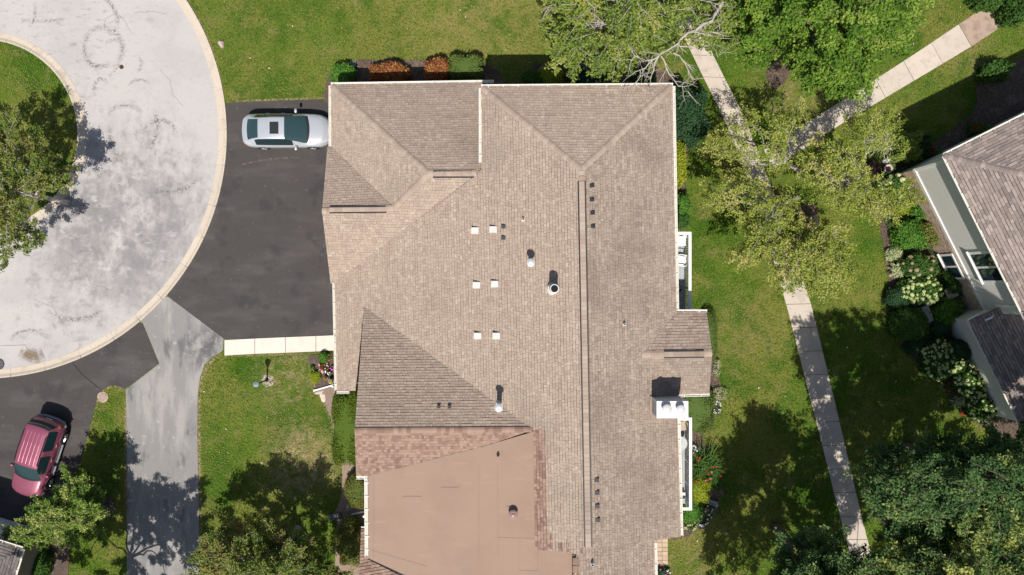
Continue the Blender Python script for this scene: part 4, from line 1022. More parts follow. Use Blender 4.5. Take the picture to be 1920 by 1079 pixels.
for s, (a, b) in ((1,(5,7)),(-1,(17,19))):
    panel('headlight', secs, idx[13]-1, idx[14]+1, 6 if s>0 else 16, 8 if s>0 else 18, m_lampc, car, off=.008)
    panel('tail_light', secs, idx[1]-1, idx[2], 3 if s>0 else 19, 5 if s>0 else 21, m_lampo if s>0 else m_lampo, car, off=.008)
    mr = blob('mirror', m_silver, car, (.62,s*1.0,.98), .08,.12,.075); blob('mirror_glass', m_glass, mr, (.565,s*1.0,.98), .03,.09,.05)
    for x in (-.15,-1.0): obj('door_handle', MB().box(x-.1,x+.1,s*.905-.02,s*.905+.02,.80,.83), m_chrome, car, world=False, bevel=.008)
    for x in (-1.38,1.42): 
        w_ = wheel(car, x, s*.80, .325, .21, s)
        obj('wheel_arch', MB().tube([(x+.37*math.cos(t),s*.895,.325+.37*math.sin(t)) for t in [math.pi*k/12 for k in range(13)]],.022,6), m_black, car, world=False)
panel('grille', secs, idx[14]+1, idx[15]+1, 9, 15, m_black, car, off=.007)
obj('badge', MB().obox((2.50,0,.0),(1,0,0),(0,1,0),.03,.05,.655,.68), m_chrome, car, world=False)
obj('license_plate', MB().box(-2.43,-2.41,-.16,.16,.62,.76), m_white, car, world=False)

a, b = P(86.5,792,1.0), P(46,927,.8); ang = math.atan2(b.y-a.y, b.x-a.x)
c = P(69,857,.85)
suv = thing('parked_car', 'maroon sport utility vehicle with roof rails on the lower left driveway', 'car', (c.x,c.y,.018), ang)
mat('grey_bumper',(0.22,0.23,0.25),rough=.5)
keys = [(-2.20,.62,.42, .90, .58, .52, .95, .96),
        (-2.16,.80,.36,1.02, .76, .66,1.06,1.07),
        (-2.06,.87,.33,1.08, .82, .70,1.18,1.20),
        (-1.90,.89,.32,1.09, .83, .655,1.58,1.62),
        (-1.74,.89,.31,1.09, .835,.65,1.66,1.70),
        (-1.00,.90,.30,1.08, .84, .66,1.70,1.745),
        (-0.10,.90,.30,1.06, .84, .66,1.695,1.74),
        ( 0.32,.90,.30,1.05, .84, .655,1.62,1.68),
        ( 0.62,.90,.30,1.04, .835,.69,1.38,1.44),
        ( 0.92,.90,.30,1.03, .83, .74,1.11,1.17),
        ( 1.06,.895,.30,1.02,.825,.74,1.07,1.12),
        ( 1.50,.885,.31,.98, .81, .72,1.03,1.075),
        ( 1.90,.86,.34, .92, .77, .66,.97,1.01),
        ( 2.10,.78,.36, .80, .68, .56,.86, .89),
        ( 2.18,.66,.40, .68, .56, .44,.72, .74)]
suv.scale = (.96,.97,1)
secs, idx, n, body = car_body(keys, 3, m_maroon, suv)
panel('rear_window', secs, idx[2], idx[3]+1, 8, 16, m_cglass, suv); panel('windshield', secs, idx[7], idx[9]+1, 8, 16, m_cglass2, suv)
panel('cowl', secs, idx[9], idx[10], 8, 16, m_black, suv, off=.011)
for s, (a, b) in ((1,(5,8)),(-1,(16,19))):
    for i0, i1 in ((idx[3]+2, idx[4]+2),(idx[5]-1, idx[6]-2),(idx[6]-1, idx[8])): panel('side_window', secs, i0, i1, a, b, m_cglass, suv, off=.006)
    rl = obj('roof_rail', MB().tube([(-1.6,s*.63,1.70),(-1.5,s*.63,1.765),(-.7,s*.635,1.79),(.05,s*.635,1.775),(.15,s*.635,1.71)],.022,6), m_black, suv, world=False)
    mr = blob('mirror', m_maroon, suv, (.72,s*1.02,1.12), .08,.12,.09); blob('mirror_glass', m_glass, mr, (.66,s*1.02,1.12), .03,.09,.06)
    for x in (-.1,-.95): obj('door_handle', MB().box(x-.1,x+.1,s*.90-.02,s*.90+.02,.93,.96), m_maroon, suv, world=False, bevel=.008)
    for x in (-1.32,1.33):
        wheel(suv, x, s*.83, .36, .23, s)
        obj('wheel_arch', MB().tube([(x+.41*math.cos(t),s*.895,.36+.41*math.sin(t)) for t in [math.pi*k/12 for k in range(13)]],.03,6), m_maroon, suv, world=False)
    panel('headlight', secs, idx[12], idx[13], 5 if s>0 else 17, 7 if s>0 else 19, m_lampc, suv, off=.008)
    panel('tail_light', secs, idx[1]-1, idx[2]+1, 4 if s>0 else 18, 6 if s>0 else 20, m_lampo, suv, off=.008)
    obj('running_board', MB().box(-.9,.9,min(s*.86,s*.95),max(s*.86,s*.95),.30,.34), MATS['grey_bumper'], suv, world=False)
for k in range(5):
    y = -.42+.21*k; obj('roof_rib', MB().tube([(-1.62,y,1.665+.05*(1-(y/.66)**2)),(-1.0,y,1.707+.045*(1-(y/.66)**2)),(-.2,y,1.705+.045*(1-(y/.66)**2)),(.2,y,1.66+.05*(1-(y/.66)**2))],.013,5), m_maroon, suv, world=False)
obj('front_bumper', MB().tube([(1.86,-.86,.55),(2.10,-.68,.55),(2.26,-.3,.55),(2.29,0,.55),(2.26,.3,.55),(2.10,.68,.55),(1.86,.86,.55)],.085,8), mat('grey_bumper',(0.22,0.23,0.25),rough=.5), suv, world=False, smooth=True)
obj('rear_bumper', MB().tube([(-1.95,-.87,.58),(-2.18,-.70,.58),(-2.25,-.3,.58),(-2.25,.3,.58),(-2.18,.70,.58),(-1.95,.87,.58)],.09,8), MATS['grey_bumper'], suv, world=False, smooth=True)
panel('grille', secs, idx[13], idx[14], 9, 15, m_black, suv, off=.008)
obj('rear_wiper', MB().tube([(-2.05,.1,1.22),(-2.0,.4,1.30)],.012,5), m_black, suv, world=False)
obj('license_plate', MB().box(-2.23,-2.20,-.16,.16,.78,.92), m_white, suv, world=False)

# ------------------------------------------------------------------ lamp post, rocks, pots, furniture
b0 = P(501,713); lp = thing('lamp_post', 'black lamp post with round pale lantern on the front lawn', 'lamp', (b0.x,b0.y,0))
m_iron = mat('lamp_iron',(0.03,0.032,0.034),rough=.5)
obj('post', MB().lathe([(.09,0),(.09,.12),(.045,.18),(.04,1.45),(.07,1.48),(.05,1.52)],b0,12), m_iron, lp)
ln = obj('lantern', MB().lathe([(.07,1.52),(.11,1.56),(.13,1.80),(.11,1.82)],b0,12), mat('lantern_glass',(0.35,0.37,0.38),rough=.2), lp)
obj('lantern_cap', MB().lathe([(.155,1.82),(.15,1.85),(.10,1.89),(.04,1.93),(.02,1.98)],b0,16), mat('cap_grey',(0.34,0.40,0.44),rough=.4,metal=.3), lp)
gr = MB(); r_ = random.Random(8)
for k in range(170):
    t, q = r_.uniform(0,6.28), .33*math.sqrt(r_.random()); s_ = r_.uniform(.025,.06); x, y = b0.x+.05+q*math.cos(t), b0.y-.02+q*math.sin(t)
    gr.add([(x-s_,y,.005),(x,y-s_*.8,.005),(x+s_,y,.005),(x,y+s_*.8,.005),(x+s_*.1,y,.005+s_*1.0)], [(0,1,4),(1,2,4),(2,3,4),(3,0,4)], r_.random())
o = obj('gravel_ring', gr, m_gravel); tag(o, 'ring of pale gravel around the lamp post foot', 'gravel', kind='stuff')
rock('rock','pale pink boulder lying on the lawn beside the kerb',416,83,.17,.20,.18,mat('pink_stone',(0.50,0.38,0.33),[((0.38,0.29,0.25),6,.5,.7,.6)],rough=.9),3,cat='rock',rot=.4)
rock('flat_stone','cream flagstone in the gap below the white downspout',606,745,.17,.24,.06,mat('cream_stone',(0.66,0.56,0.45),[((0.5,0.42,0.34),6,.5,.7,.6)],rough=.9),9,rot=.3)
rock('flat_stone','long flagstone edging the flower bed above the cream stone',599,736,.24,.10,.05,m_stone,10,rot=.25)
rock('flat_stone','grey flat stone in the mulch beside the lower downspout',655,955,.15,.09,.05,mat('grey_stone',(0.30,0.31,0.28),rough=.9),11)
rock('flat_stone','small dark edging stone below the yellow green shrub',1326,955,.12,.1,.06,MATS['grey_stone'],12)
def pot(name, lab, px, py, r, h, m, flower, leafm_):
    c = P(px,py,h); t = thing(name, lab, 'flower pot', (c.x,c.y,0)); cc = (c.x,c.y,0)
    obj('pot', MB().lathe([(r*.7,.03),(r*.92,h*.9),(r,h*.9),(r,h),(r*.84,h),(r*.8,h-.05)],cc,18), m, t)
    obj('soil', MB().lathe([(r*.8,h-.07),(r*.2,h-.05)],cc,14), m_soil, t)
    rr = random.Random(px); mb = MB(); fl = MB()
    for k in range(50):
        a, q = rr.uniform(0,6.28), r*.75*math.sqrt(rr.random()); z = h+rr.uniform(-.02,.14); x, y = c.x+q*math.cos(a), c.y+q*math.sin(a); s_ = .04; e = rr.uniform(0,3)
        tgt = fl if k % 5 == 0 else mb; z += .05 if tgt is fl else 0
        mbv = [(x+s_*math.cos(e),y+s_*math.sin(e),z),(x-s_*math.sin(e)*.6,y+s_*math.cos(e)*.6,z+.02),(x-s_*math.cos(e),y-s_*math.sin(e),z),(x+s_*math.sin(e)*.6,y-s_*math.cos(e)*.6,z+.015)]
        tgt.add(mbv, [(0,1,2,3)], rr.random())
    obj('leaves', mb, leafm_, t); obj('flowers', fl, flower, t)
pot('flower_pot','terracotta pot with an orange flower in the flower bed',610.5,709.5,.115,.28,mat('terracotta',(0.46,0.27,0.19),rough=.85),fl_orange,lf_mid)
pot('flower_pot','grey rimmed pot with a yellow flower beside the gutter corner',620.5,715.5,.16,.32,mat('glazed_pot',(0.25,0.28,0.28),rough=.4),fl_yellow,lf_mid)
pot('flower_pot','dark pot of leafy green plant between the flowers and gutter',617,700,.12,.35,mat('dark_pot',(0.05,0.07,0.09),rough=.4),fl_white,lf_green)
# edging boards of the flower bed
# ------------------------------------------------------------------ balcony furniture
def plastic_chair(lab, px, py, z0, rot, m, low=False):
    c = P(px,py,z0+.4); t = thing('patio_chair', lab, 'chair', (c.x,c.y,z0), rot, 'white chairs on the upper balcony' if m is m_white else None)
    W = dict(world=False)
    obj('seat', MB().box(-.23,.24,-.23,.23,.40,.44), m, t, bevel=.02, **W)
    mb = MB(); n_ = 10; vs = []
    for i in range(n_+1):
        a = math.radians(110+140*i/n_); x, y = -.02+.27*math.cos(a), .27*math.sin(a)
        h = .84-.18*abs(i-n_/2)/(n_/2)
        vs += [(x,y,.44),(x*1.12-.03,y*1.06,h),(x*1.12-.07,y*1.06,h),(x-.04,y,.44)]
    fs = []
    for i in range(n_):
        for j in range(4): fs.append((4*i+j, 4*i+(j+1)%4, 4*(i+1)+(j+1)%4, 4*(i+1)+j))
    mb.add(vs, fs); obj('backrest', mb, m, t, smooth=False, **W)
    for s in (-1,1):
        obj('armrest', MB().tube([(-.17,s*.27,.68),(.05,s*.28,.67),(.22,s*.26,.63),(.24,s*.25,.44)],.028,6), m, t, **W)
        for x in (-.21,.21): obj('leg', MB().tube([(x,s*.2,.405),(x*1.15,s*.24,.0)],.026,6), m, t, **W)
    return t
plastic_chair('white plastic armchair at the top end of the upper balcony', 1277, 452, 2.9, math.radians(-90), m_white)
plastic_chair('white plastic armchair in the middle of the upper balcony', 1278, 489, 2.9, math.radians(170), m_white)
plastic_chair('beige armchair at the top end of the lower balcony', 1277, 799, 2.9, math.radians(-80), mat('beige_cloth',(0.45,0.36,0.28),rough=.9))
c = P(1275,832,3.6); t = thing('round_table', 'round glass topped metal table on the lower balcony', 'table', (c.x,c.y,2.9))
obj('table_top', MB().lathe([(.36,.70),(.37,.715),(.36,.73)],(c.x,c.y,2.9),24), mat('frosted_top',(0.50,0.52,0.52),[((0.40,0.42,0.42),12,.45,.6,.7)],rough=.3), t)
for k in range(3):
    a = 2.1*k; obj('leg', MB().tube([(c.x+.05*math.cos(a),c.y+.05*math.sin(a),3.6),(c.x+.25*math.cos(a),c.y+.25*math.sin(a),2.9)],.018,6), m_galv, t)
c = P(1268,541,3.4); t = thing('kettle_grill', 'small black barbecue in the shade of the upper balcony', 'grill', (c.x,c.y,2.9))
obj('bowl', MB().lathe([(.08,.5),(.2,.55),(.25,.68),(.25,.72)],(c.x,c.y,2.9),16), m_black, t); obj('lid', MB().lathe([(.25,.722),(.22,.82),(.12,.9),(.02,.92)],(c.x,c.y,2.9),16), m_black, t)
for k in range(3):
    a = 2.1*k+.4; obj('leg', MB().tube([(c.x+.1*math.cos(a),c.y+.1*math.sin(a),3.42),(c.x+.24*math.cos(a),c.y+.24*math.sin(a),2.9)],.012,6), m_black, t)
c = P(1280,930,3.2); t = thing('storage_box', 'small pale box at the bottom end of the lower balcony', 'box', (c.x,c.y,2.9))
obj('box', MB().box(c.x-.12,c.x+.12,c.y-.16,c.y+.16,2.901,3.2), m_siding_w, t, bevel=.01); obj('lid', MB().box(c.x-.13,c.x+.13,c.y-.17,c.y+.17,3.201,3.23), m_siding_w, t)

# ------------------------------------------------------------------ plants
def leaf_mesh(name, C, D, Nn, S, shade, m, parent, wr=0.62, fold=0.12):
    """one rhombic leaf per row: centre C, long axis D, normal Nn, length S"""
    n = len(C); D = D/np.linalg.norm(D,axis=1,keepdims=True); T = np.cross(Nn, D); T /= np.linalg.norm(T,axis=1,keepdims=True)+1e-9; U = np.cross(D,T)
    s = S[:,None]; V = np.empty((n,4,3))
    V[:,0] = C-D*s*.5; V[:,1] = C+T*s*wr*.5-D*s*.06+U*s*fold; V[:,2] = C+D*s*.5; V[:,3] = C-T*s*wr*.5-D*s*.06+U*s*fold
    V = V.reshape(-1,3)-np.array(wloc(parent))
    me = bpy.data.meshes.new(name); me.vertices.add(4*n); me.vertices.foreach_set('co', V.ravel())
    me.loops.add(4*n); me.loops.foreach_set('vertex_index', np.arange(4*n,dtype=np.int32))
    me.polygons.add(n); me.polygons.foreach_set('loop_start', np.arange(0,4*n,4,dtype=np.int32)); me.polygons.foreach_set('loop_total', np.full(n,4,dtype=np.int32))
    at = me.attributes.new('shade','FLOAT','FACE'); at.data.foreach_set('value', np.clip(shade,0,1).astype(np.float32))
    me.update(calc_edges=True); me.materials.append(m)
    o = bpy.data.objects.new(name, me); COL.objects.link(o); o.parent = parent; return o
def rvec(rng, n): v = rng.normal(size=(n,3)); return v/np.linalg.norm(v,axis=1,keepdims=True)
def in_poly(poly, pts):
    x, y = pts[:,0], pts[:,1]; c = np.zeros(len(pts),bool); n = len(poly)
    for i in range(n):
        (x0,y0),(x1,y1) = poly[i-1], poly[i]
        if y0 == y1: continue
        t = ((y0>y)!=(y1>y)) & (x < (x1-x0)*(y-y0)/(y1-y0)+x0); c ^= t
    return c
def edge_dist(poly, pts):
    d = np.full(len(pts),1e9); n = len(poly)
    for i in range(n):
        a = np.array(poly[i-1],float); b = np.array(poly[i],float); ab = b-a
        t = np.clip(((pts-a)@ab)/(ab@ab),0,1); d = np.minimum(d, np.linalg.norm(pts-(a+t[:,None]*ab),axis=1))
    return d
def tree(name, label, base, poly, z_lo, z_hi, nb, nleaf, leaf, lm, bark, seed, blen=1.1, bwid=.26, nsub=7, bare=0.0, limbs=8, upb=.75, trunk_r=None, tone=.22, tip=.0, thin=None, cat='tree', twig_r=.012, group=None, depth=.5):
    """crown = nb leafy boughs inside the outline (photo pixels); each bough is a row of leaf sprays along a shoot that points away from the trunk"""
    rng = np.random.default_rng(seed); poly = [tuple(map(float,p)) for p in poly]
    A = np.array(poly); lo, hi = A.min(0), A.max(0)
    cand = rng.uniform(lo,hi,size=(nb*16,2)); cand = cand[in_poly(poly,cand)]
    if thin is not None:
        keep = np.ones(len(cand),bool)
        for (tx,ty,tr_,pk) in thin: keep &= ~((np.hypot(cand[:,0]-tx,cand[:,1]-ty)<tr_) & (rng.random(len(cand))>pk))
        cand = cand[keep]
    sel = [cand[0]]
    for i in range(1,nb):
        k = cand[rng.integers(0,len(cand),7)]; S_ = np.array(sel[-400:])
        dd = np.min(np.linalg.norm(k[:,None]-S_[None],axis=2),axis=1); sel.append(k[dd.argmax()])
    px = np.array(sel); ed = edge_dist(poly,px); e = np.clip(ed/(ed.max()+1e-6),0,1)
    z = z_lo+(z_hi-z_lo)*(np.sqrt(e)*.8+.2)*(1-depth*rng.random(nb)**1.5)
    k = (CAMH-z)/FPX; C = np.stack([(px[:,0]-CX)*k,(CY-px[:,1])*k,z],1)
    B = P(*base); cen = C.mean(0); t = thing(name, label, cat, (B.x,B.y,0), 0, group)
    T = Vector((B.x*.6+cen[0]*.4, B.y*.6+cen[1]*.4, z_lo*.72)); tr_ = trunk_r or (.02*z_hi+.03)
    mb = MB(); mid = Vector((B.x*.9+T.x*.1, B.y*.9+T.y*.1, T.z*.5))
    mb.tube([(B.x,B.y,-.02),(B.x,B.y,.25),mid,T],[tr_*1.35,tr_*1.05,tr_*.9,tr_*.75],8)
    K = C[rng.choice(nb,limbs,replace=False)].copy()
    for it in range(6):
        lab = np.linalg.norm(C[:,None]-K[None],axis=2).argmin(1)
        for q in range(limbs):
            if (lab==q).any(): K[q] = C[lab==q].mean(0)
    br = MB(); L_ = []
    for q in range(limbs):
        e_ = Vector(K[q]); e_ = T+(e_-T)*.97; e_.z -= .35; m_ = (T+e_)/2+Vector((rng.normal()*.25,rng.normal()*.25,-.1+.15*(e_.z-T.z)))
        pts = [T*(1-s)**2+m_*2*s*(1-s)+e_*s*s+Vector(rng.normal(size=3)*.07*(0<s<1)) for s in np.linspace(0,1,9)]
        br.tube(pts, list(np.linspace(tr_*.55,tr_*.10,9)), 6); L_.append(np.array([tuple(p) for p in pts]))
    def wig(a, d, L, r, n_=4):
        pts_ = [a]; v = d.copy()
        for i in range(n_): v = v+Vector(rng.normal(size=3)*.22); v.z *= .85; pts_.append(pts_[-1]+v.normalized()*L/n_)
        br.tube(pts_, list(np.linspace(r, r*.3, n_+1)), 4, cap=False); return pts_
    SC, SD, ST, SW = [], [], [], []
    for i in range(nb):
        c_ = Vector(C[i]); lp_ = L_[lab[i]]; d_ = np.linalg.norm(lp_[2:]-C[i],axis=1)+.6*np.maximum(0,lp_[2:,2]-C[i,2]+.2); a_ = Vector(lp_[max(2, d_.argmin()+1)])
        out = Vector((c_.x-T.x, c_.y-T.y, 0)); out = out.normalized() if out.length > .3 else Vector((rng.normal(),rng.normal(),0)).normalized()
        out = (out+Vector((rng.normal()*.45,rng.normal()*.45,rng.uniform(.0,.45)*(1.2-e[i])+.3*e[i]))).normalized()
        L = blen*rng.uniform(.65,1.3); s0 = c_-out*L*.5; s1 = c_+out*L*.5; s1.z -= .08*L
        mm = (a_+s0)/2+Vector((rng.normal()*.1,rng.normal()*.1,.06*(s0-a_).length)); br.tube([a_,mm,s0,c_,s1],[twig_r*2.4,twig_r*1.9,twig_r*1.4,twig_r,twig_r*.4],4,cap=False)
        if rng.random() < bare:
            for q in range(5):
                w = wig(s0.lerp(s1,rng.random()), out+Vector(rng.normal(size=3)*.6), rng.uniform(.5,1.2), twig_r*1.2)
                for u_ in (1,2): wig(w[u_], (w[u_+1]-w[u_]).normalized()+Vector(rng.normal(size=3)*.6), rng.uniform(.2,.5), twig_r*.7, 3)
            continue
        tn = rng.normal()*tone; side = out.cross(Vector((0,0,1))).normalized()
        for j in range(nsub):
            s = (j+rng.random())/nsub; wd = bwid*(1.15-.75*s)*rng.uniform(.5,1.3)*rng.choice((-1,1)); p_ = s0.lerp(s1,s)+side*wd+Vector((0,0,rng.normal()*.07-abs(wd)*.25))
            SC.append(tuple(p_)); SD.append(tuple((out*.8+side*(wd/bwid)*.7).normalized())); ST.append(tn+tip*(s-.4)); SW.append(1.1-.55*s)
    obj('trunk', mb, bark, t, smooth=True); obj('branches', br, bark, t)
    SC = np.array(SC); SD = np.array(SD); ST = np.array(ST); SW = np.array(SW); m_ = len(SC)
    cnt = (nleaf*SW*rng.uniform(.6,1.4,m_)).astype(int); idx_ = np.repeat(np.arange(m_),cnt); n = len(idx_)
    off = rvec(rng,n)*(rng.random((n,1))**.5)*bwid*.72; off[:,2] *= .55; off += SD[idx_]*(rng.uniform(-1,1,n)*bwid*.7)[:,None]
    CC = SC[idx_]+off; CC[:,2] = np.maximum(CC[:,2], .25)
    N_ = rvec(rng,n)*.8+np.array([0,0,upb]); N_ /= np.linalg.norm(N_,axis=1,keepdims=True)
    sh = .42+ST[idx_]+rng.normal(size=n)*.18
    leaf_mesh('crown', CC, SD[idx_]*.7+rvec(rng,n), N_, leaf*rng.uniform(.65,1.3,n), sh, lm, t); return t
def shrub(name, label, px, py, rx, ry, h, lm, n, leaf=.07, shape='round', seed=0, rot=0.0, cat='shrub', group=None, lump=.12, flower=None, nfl=0, rfl=.06, core=True, parent_flower='flowers', zb=0.03, upb=.3, fl_top=.35):
    """px,py,rx,ry in photo pixels at mid height; leaf shell on a lumpy super-ellipsoid over an inner mass of foliage"""
    rng = np.random.default_rng(seed+int(px*7+py)); c = P(px,py,h*.6); a, b = M2(rx,h*.6), M2(ry,h*.6)
    t = thing(name, label, cat, (c.x,c.y,0), 0, group); ex = {'round':1.0,'box':.42,'mound':.8}[shape]
    def surf(d):
        d = np.asarray(d); s = np.sign(d)*np.abs(d)**ex
        ph = rng_ph; l = 1+lump*(np.sin(d[:,0]*5+ph[0])*np.sin(d[:,1]*5+ph[1])+.6*np.sin(d[:,0]*9+ph[2])*np.sin(d[:,1]*8+d[:,2]*6+ph[3]))
        p = s*np.array([a,b,h*.62])*l[:,None]; cr, sr_ = math.cos(rot), math.sin(rot)
        return np.stack([p[:,0]*cr-p[:,1]*sr_, p[:,0]*sr_+p[:,1]*cr, p[:,2]],1)
    rng_ph = rng.uniform(0,6.28,4)
    d = rvec(rng,n*2); d = d[d[:,2]>-.55][:n]; p = surf(d)*(1-.16*rng.random((len(d),1))**1.5)+rng.normal(size=(len(d),3))*leaf*.35
    p[:,2] += h*.40; p[:,2] = np.maximum(p[:,2], zb+.01); p += np.array([c.x,c.y,0])
    N_ = d*.6+rvec(rng,len(d))*.55+np.array([0,0,upb])
    cl = np.sin(p[:,0]*6+rng_ph[0])*np.sin(p[:,1]*6+rng_ph[1])
    leaf_mesh('foliage', p, rvec(rng,len(d)), N_, leaf*rng.uniform(.7,1.3,len(d)), .45+.15*cl+rng.normal(size=len(d))*.24, lm, t)
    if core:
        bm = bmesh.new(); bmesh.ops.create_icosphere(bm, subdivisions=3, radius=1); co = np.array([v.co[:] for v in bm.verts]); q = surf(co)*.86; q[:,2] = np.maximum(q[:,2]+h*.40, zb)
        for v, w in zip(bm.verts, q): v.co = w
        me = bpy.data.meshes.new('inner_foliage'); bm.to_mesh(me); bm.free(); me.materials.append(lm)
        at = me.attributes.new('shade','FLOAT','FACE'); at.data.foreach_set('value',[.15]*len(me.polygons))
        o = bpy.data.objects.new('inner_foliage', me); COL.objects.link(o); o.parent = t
    else:
        mb = MB()
        for k in range(7): q = surf(rvec(rng,1)*np.array([1,1,.6]))[0]; mb.tube([(c.x,c.y,.02),(c.x+q[0]*.7,c.y+q[1]*.7,h*.6)],[.012,.006],4)
        obj('stems', mb, m_bark, t)
    if flower is not None:
        fls = flower if isinstance(flower,(list,tuple)) else [flower]
        for fi, fm in enumerate(fls):
            mb = MB(); nn = nfl//len(fls); d = rvec(rng,nn*5); d = d[d[:,2]>fl_top][:nn]; q = surf(d)*1.03
            for w in q:
                x, y, z = c.x+w[0], c.y+w[1], max(w[2]+h*.40,.1); r = rfl*rng.uniform(.65,1.3); sh = rng.random()
                vs = [(x,y,z+r*.75)]; m_ = 7
                for r2, dz in ((.62,.55),(1.0,.05),(.7,-.4)):
                    for k in range(m_): a_ = 6.283*k/m_+r2; vs.append((x+r*r2*math.cos(a_)*(1+.12*math.sin(3*a_)),y+r*r2*math.sin(a_),z+r*dz))
                fs = [(0,1+k,1+(k+1)%m_) for k in range(m_)]
                for l_ in range(2): fs += [(1+l_*m_+k,1+(l_+1)*m_+k,1+(l_+1)*m_+(k+1)%m_,1+l_*m_+(k+1)%m_) for k in range(m_)]
                mb.add(vs, fs, sh)
            o = obj(parent_flower, mb, fm, t); o['kind'] = 'stuff'
    return t
def blades(name, label, px, py, r, h, lm, n, seed=0, w=.035, cat='plant', flower=None, nfl=0, group=None):
    """strap leaved clump"""
    rng = np.random.default_rng(seed+int(px)); c = P(px,py,h*.5); t = thing(name,label,cat,(c.x,c.y,0),0,group); mb = MB(); R_ = M2(r)
    for k in range(n):
        a = rng.uniform(0,6.28); q = .35*R_*math.sqrt(rng.random()); b_ = rng.uniform(0,6.28); x0,y0 = c.x+q*math.cos(b_)*1.6, c.y+q*math.sin(b_)*1.6; L = R_*rng.uniform(.6,1.1); hh = h*rng.uniform(.6,1.1); s = Vector((-math.sin(a),math.cos(a),0))*w*.5
        pts = [Vector((x0,y0,.03)),Vector((x0+.35*L*math.cos(a),y0+.35*L*math.sin(a),hh*.8)),Vector((x0+.7*L*math.cos(a),y0+.7*L*math.sin(a),hh)),Vector((x0+L*math.cos(a),y0+L*math.sin(a),hh*.75))]
        ww = (1,1,.8,.1); vs = []
        for p_, q_ in zip(pts,ww): vs += [p_+s*q_, p_-s*q_]
        mb.add(vs, [(0,1,3,2),(2,3,5,4),(4,5,7,6)], rng.random())
    obj('leaves', mb, lm, t)
    if flower is not None:
        fb, sb = MB(), MB()
        for k in range(nfl):
            a, q = rng.uniform(0,6.28), R_*math.sqrt(rng.random()); x,y,z = c.x+q*math.cos(a), c.y+q*math.sin(a), h*rng.uniform(1.0,1.3); r2 = .042
            sb.tube([(x,y,.03),(x,y,z)],.006,4)
            for m_ in range(5): e_ = 6.283*m_/5; fb.add([(x,y,z),(x+r2*math.cos(e_-.45),y+r2*math.sin(e_-.45),z+.02),(x+r2*1.5*math.cos(e_),y+r2*1.5*math.sin(e_),z+.03),(x+r2*math.cos(e_+.45),y+r2*math.sin(e_+.45),z+.02)],[(0,1,2,3)])
        o = obj('flowers', fb, flower, t); o['kind'] = 'stuff'; o = obj('stems', sb, lm, t); o['kind'] = 'stuff'
    return t

# ---- shrubs along the north side
shrub('shrub','bright green round shrub at the north west corner of the townhouse',643,139,22,20,1.0,lf_green,2600,.10,'mound',1)
shrub('shrub','long rust red clipped shrub in the middle of the north bed',729,137,39,20,1.05,lf_red,3800,.11,'mound',2,lump=.10)
shrub('shrub','rust red shrub touching the square box hedge',819,131,24,22,1.15,lf_red,3000,.11,'mound',3,lump=.10)
shrub('hedge','square clipped green box hedge at the end of the north bed',873,127,32,21,1.25,lf_box,4200,.085,'box',4,lump=.03,cat='hedge')
shrub('shrub','dark green low shrub next to the lime shrub under the tree',1001,147,22,14,.9,lf_mid,1800,.08,'mound',5)
shrub('shrub','lime yellow shrub by the north gutter under the tree',1030,141,26,16,.9,lf_lime,2400,.08,'mound',6)
shrub('shrub','dark shrub with small pale green blooms along the north gutter',1108,146,42,18,.8,lf_dark,2800,.09,'mound',7,flower=fl_lime,nfl=34,rfl=.055)
shrub('shrub','dark green shrub under bare twigs at the north east roof corner',1205,143,26,14,.7,lf_mid,1300,.09,'mound',8)
# east side
shrub('shrub','large blue green shrub beside the north east gutter',1291,213,36,54,2.0,lf_dark,9000,.12,'mound',9,lump=.2)
shrub('shrub','tall lime yellow shrub against the east gutter',1273,306,13,42,1.4,lf_lime,3800,.09,'mound',10)
shrub('shrub','green shrub above the upper balcony corner',1278,383,16,20,1.0,lf_green,1700,.09,'mound',11)
shrub('shrub','small green shrub between the balcony and the tall lime shrub',1278,412,14,16,.8,lf_mid,1200,.09,'mound',12)
shrub('hedge','low clipped green hedge curving round the east gable',1330,630,17,52,.9,lf_box,3600,.06,'mound',13,cat='hedge',lump=.04)
shrub('hedge','wide clipped green hedge right of the chimney',1302,770,38,42,.95,lf_box,9000,.085,'box',14,cat='hedge',lump=.07)
shrub('flower_plant','pale variegated plant edging the gable hedge',1345,690,6,16,.4,lf_pale,500,.07,'mound',15,core=False,cat='flower')
shrub('flower_plant','silver leaved plant right of the chimney hedge',1351,739,13,12,.35,lf_pale,600,.07,'mound',16,core=False,cat='flower')
shrub('flower_plant','row of white flowers below the silver leaved plant',1344,765,8,14,.3,lf_mid,500,.06,'mound',17,core=False,flower=fl_white,nfl=26,rfl=.035,cat='flower')
blades('daylily','tall strap leaved daylilies with red flowers beside the lower balcony',1322,872,34,.7,lf_mid,260,1,cat='plant',flower=fl_red,nfl=12)
blades('daylily','strap leaved clump with one pink flower near the lawn edge',1337,902,22,.6,lf_mid,130,2,cat='plant',flower=fl_pink,nfl=3)
shrub('flower_plant','white flowers at the top of the daylily bed',1302,842,8,7,.35,lf_mid,260,.06,'mound',18,core=False,flower=fl_white,nfl=20,rfl=.04,cat='flower')
shrub('flower_plant','white flowers at the right edge of the daylilies',1343,880,6,9,.35,lf_mid,260,.06,'mound',19,core=False,flower=fl_white,nfl=18,rfl=.04,cat='flower')
shrub('shrub','yellow green shrub below the daylilies',1314,921,19,26,.85,lf_lime,2600,.07,'mound',20)
shrub('shrub','bright green low shrub under the lower balcony corner',1296,958,24,24,.7,lf_green,2600,.07,'mound',21)
shrub('flower_plant','white hydrangea flowers curving along the bed near the balcony',1322,968,11,20,.4,lf_mid,600,.07,'mound',22,core=False,flower=fl_white,nfl=24,rfl=.05,cat='flower',rot=-.5)
